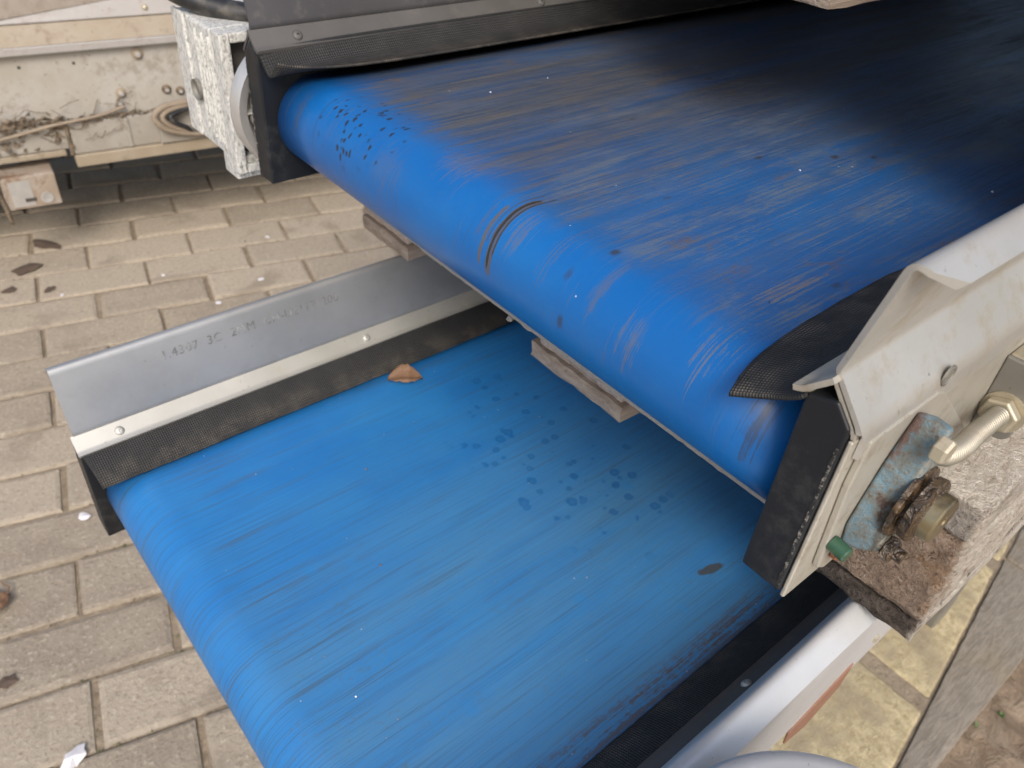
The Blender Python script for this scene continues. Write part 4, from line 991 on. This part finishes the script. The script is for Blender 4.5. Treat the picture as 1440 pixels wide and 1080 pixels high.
leaf('dry_leaf', 'brown fallen leaf with a stalk on the paving at the left edge', (-.068, .878, .004), .052, .020, 'leaf', R_(24), .35, .022)
dk = [((.2587, 1.8123), .020, 'narrow dark leaf scrap on the paving nearest the hanging bracket', 2.2, 2.2), ((.1975, 1.7267), .024, 'large dark dirt clump on the paving at far left', 0, 1.3), ((.2126, 1.6245), .010, 'small dark leaf scrap on a paver below the dirt clump', .7, 1.8),
      ((.150, 1.662), .014, 'low dark dirt crumb at the left frame edge beside the clump', 0, 1.3), ((-.0812, .7599), .012, 'dark chip on the paving at the left edge near the bottom', 0, 1.2), ((.6205, 1.6029), .003, 'tiny dark crumb in a joint left of the wooden pallet', 0, 1)]
for (p, s, lab, rz, sx) in dk: bit('dirt_scrap', lab, 'debris', (p[0], p[1], .001), s, 'leaf_dark', 'dark scraps on the paving', .22, 11, rz, sx)
wh = [((.1347, 1.2822), .0085, 'white petal on the paving left of the steel guard corner'), ((.0741, .9734), .009, 'white petal beside the black frame end of the lower conveyor'),
      ((.6705, 1.5951), .006, 'white petal on the pavers farthest from the camera'), ((.5762, 1.4341), .007, 'white petal on a paver just above the steel guard'),
      ((.4672, 1.3973), .0065, 'white petal close to the lip of the steel guard'), ((.4169, 1.5578), .005, 'white petal in the joint above the middle of the guard'), ((.2266, 1.5899), .005, 'white petal on the joint by the small leaf scrap')]
for (p, s, lab) in wh: bit('petal', lab, 'petal', (p[0], p[1], .0015), s, 'white', 'white petals on the paving', .3, 9, s * 900, 1.25)
bit('white_litter', 'crumpled white scrap on the paver at the bottom left', 'litter', (-.0479, .6159, .001), .0135, 'white', None, .55, 12, .6, 1.35)
# crumbs on the belts (positions measured on the belts themselves)
cu = [(.0842, .120, XU, YU, ZU, .0012, 'white crumb high on the upper belt near the left guard'), (.1395, .1239, XU, YU, ZU, .0008, 'tiny white crumb farther along the upper belt'),
      (.1654, -.0731, XU, YU, ZU, .0012, 'pale crumb in the middle of the upper belt'), (.2432, -.1534, XU, YU, ZU, .0016, 'pale smear crumb near the right guard of the upper belt'),
      (.1321, .0919, XL, YL, ZL, .0013, 'tan crumb left of the wet spots on the lower belt'), (.0910, .0064, XL, YL, ZL, .0013, 'tan crumb in the middle of the lower belt'), (.0268, -.0677, XL, YL, ZL, .0011, 'white crumb near the head drum of the lower belt')]
for (s, v, bx, by, bz, r, lab) in cu: bit('crumb', lab, 'crumb', (bx + XR + s, by + v, ZC + bz + .0001), r * .7, 'white' if 'tan' not in lab else 'leaf', 'crumbs on the blue belts', .8, 7, s * 50)
for (bx, by, bz, n_, nm) in ((XU, YU, ZU, 60, 'upper'), (XL, YL, ZL, 110, 'lower')):
    bm = bmesh.new()
    for k in range(n_):
        v = rnd.uniform(-.17, .17) if rnd.random() < .45 else rnd.choice((-1, 1)) * (WF - .003 - abs(rnd.gauss(0, .007)))
        u = rnd.uniform(.0, .5) ** 1.0
        crumb(bm, Vector((bx + XR + u, by + v, ZC + bz + .0001)), rnd.uniform(.0002, .00055))
    link_mesh('belt_grit', bm, 'clump' if nm == 'upper' else 'fray')['kind'] = 'stuff'
bit('fray_clump', 'pale fluffy clump hanging on the scraper edge under the upper belt', 'debris', (.2738, .3025, ZC - .2745), .0035, 'fray', None, .9, 9)
bit('rust_flake', 'small rusty flake on the kerb by the pallet block', 'debris', (1.1186, .028, .005), .009, 'rust', None, .6, 8)
# weeds at the kerb
def weed(loc, s, lab, n):
    bm = bmesh.new(); r = random.Random(lab)
    for k in range(n):
        a = r.uniform(0, 6.28); L = s * r.uniform(.5, 1.2); W = L * r.uniform(.1, .28); d = Vector((math.cos(a), math.sin(a), r.uniform(.3, 1.0))).normalized(); sd_ = d.cross(Vector((0, 0, 1))).normalized()
        p = [Vector((0, 0, 0)), d * L * .5 + sd_ * W, d * L - Vector((0, 0, L * .15)), d * L * .5 - sd_ * W]
        vs = [bm.verts.new(q) for q in p]; bm.faces.new([vs[0], vs[1], vs[2]]); bm.faces.new([vs[0], vs[2], vs[3]])
    o = link_mesh('weed', bm, 'weed'); o.location = loc; tag(o, lab, 'weed', 'weeds in the soil by the kerb')
weed((.8453, -.0130, -.008), .0075, 'bright green seedling against the edge of the grey kerb', 7)
weed((.889, -.0254, -.010), .006, 'dull green tuft in the soil away from the kerb', 26)
# loose grit on soil and slabs
bm = bmesh.new()
for k in range(900):
    x, y = rnd.uniform(.6, 1.3), rnd.uniform(-.25, .06); s = rnd.uniform(.0006, .0022) * (1 if y < -.01 else .5)
    z = -.006 if y < -.008 else (.0045 if y < .033 else .0005); p0 = Vector((x, y, z))
    vs = [bm.verts.new(p0 + Vector((rnd.gauss(0, 1), rnd.gauss(0, 1), abs(rnd.gauss(0, .7)))) * s) for _ in range(4)]
    for f in ((0, 1, 2), (0, 2, 3), (0, 3, 1), (1, 3, 2)): bm.faces.new([vs[i] for i in f])
o = link_mesh('loose_grit', bm, 'soil'); o['kind'] = 'stuff';
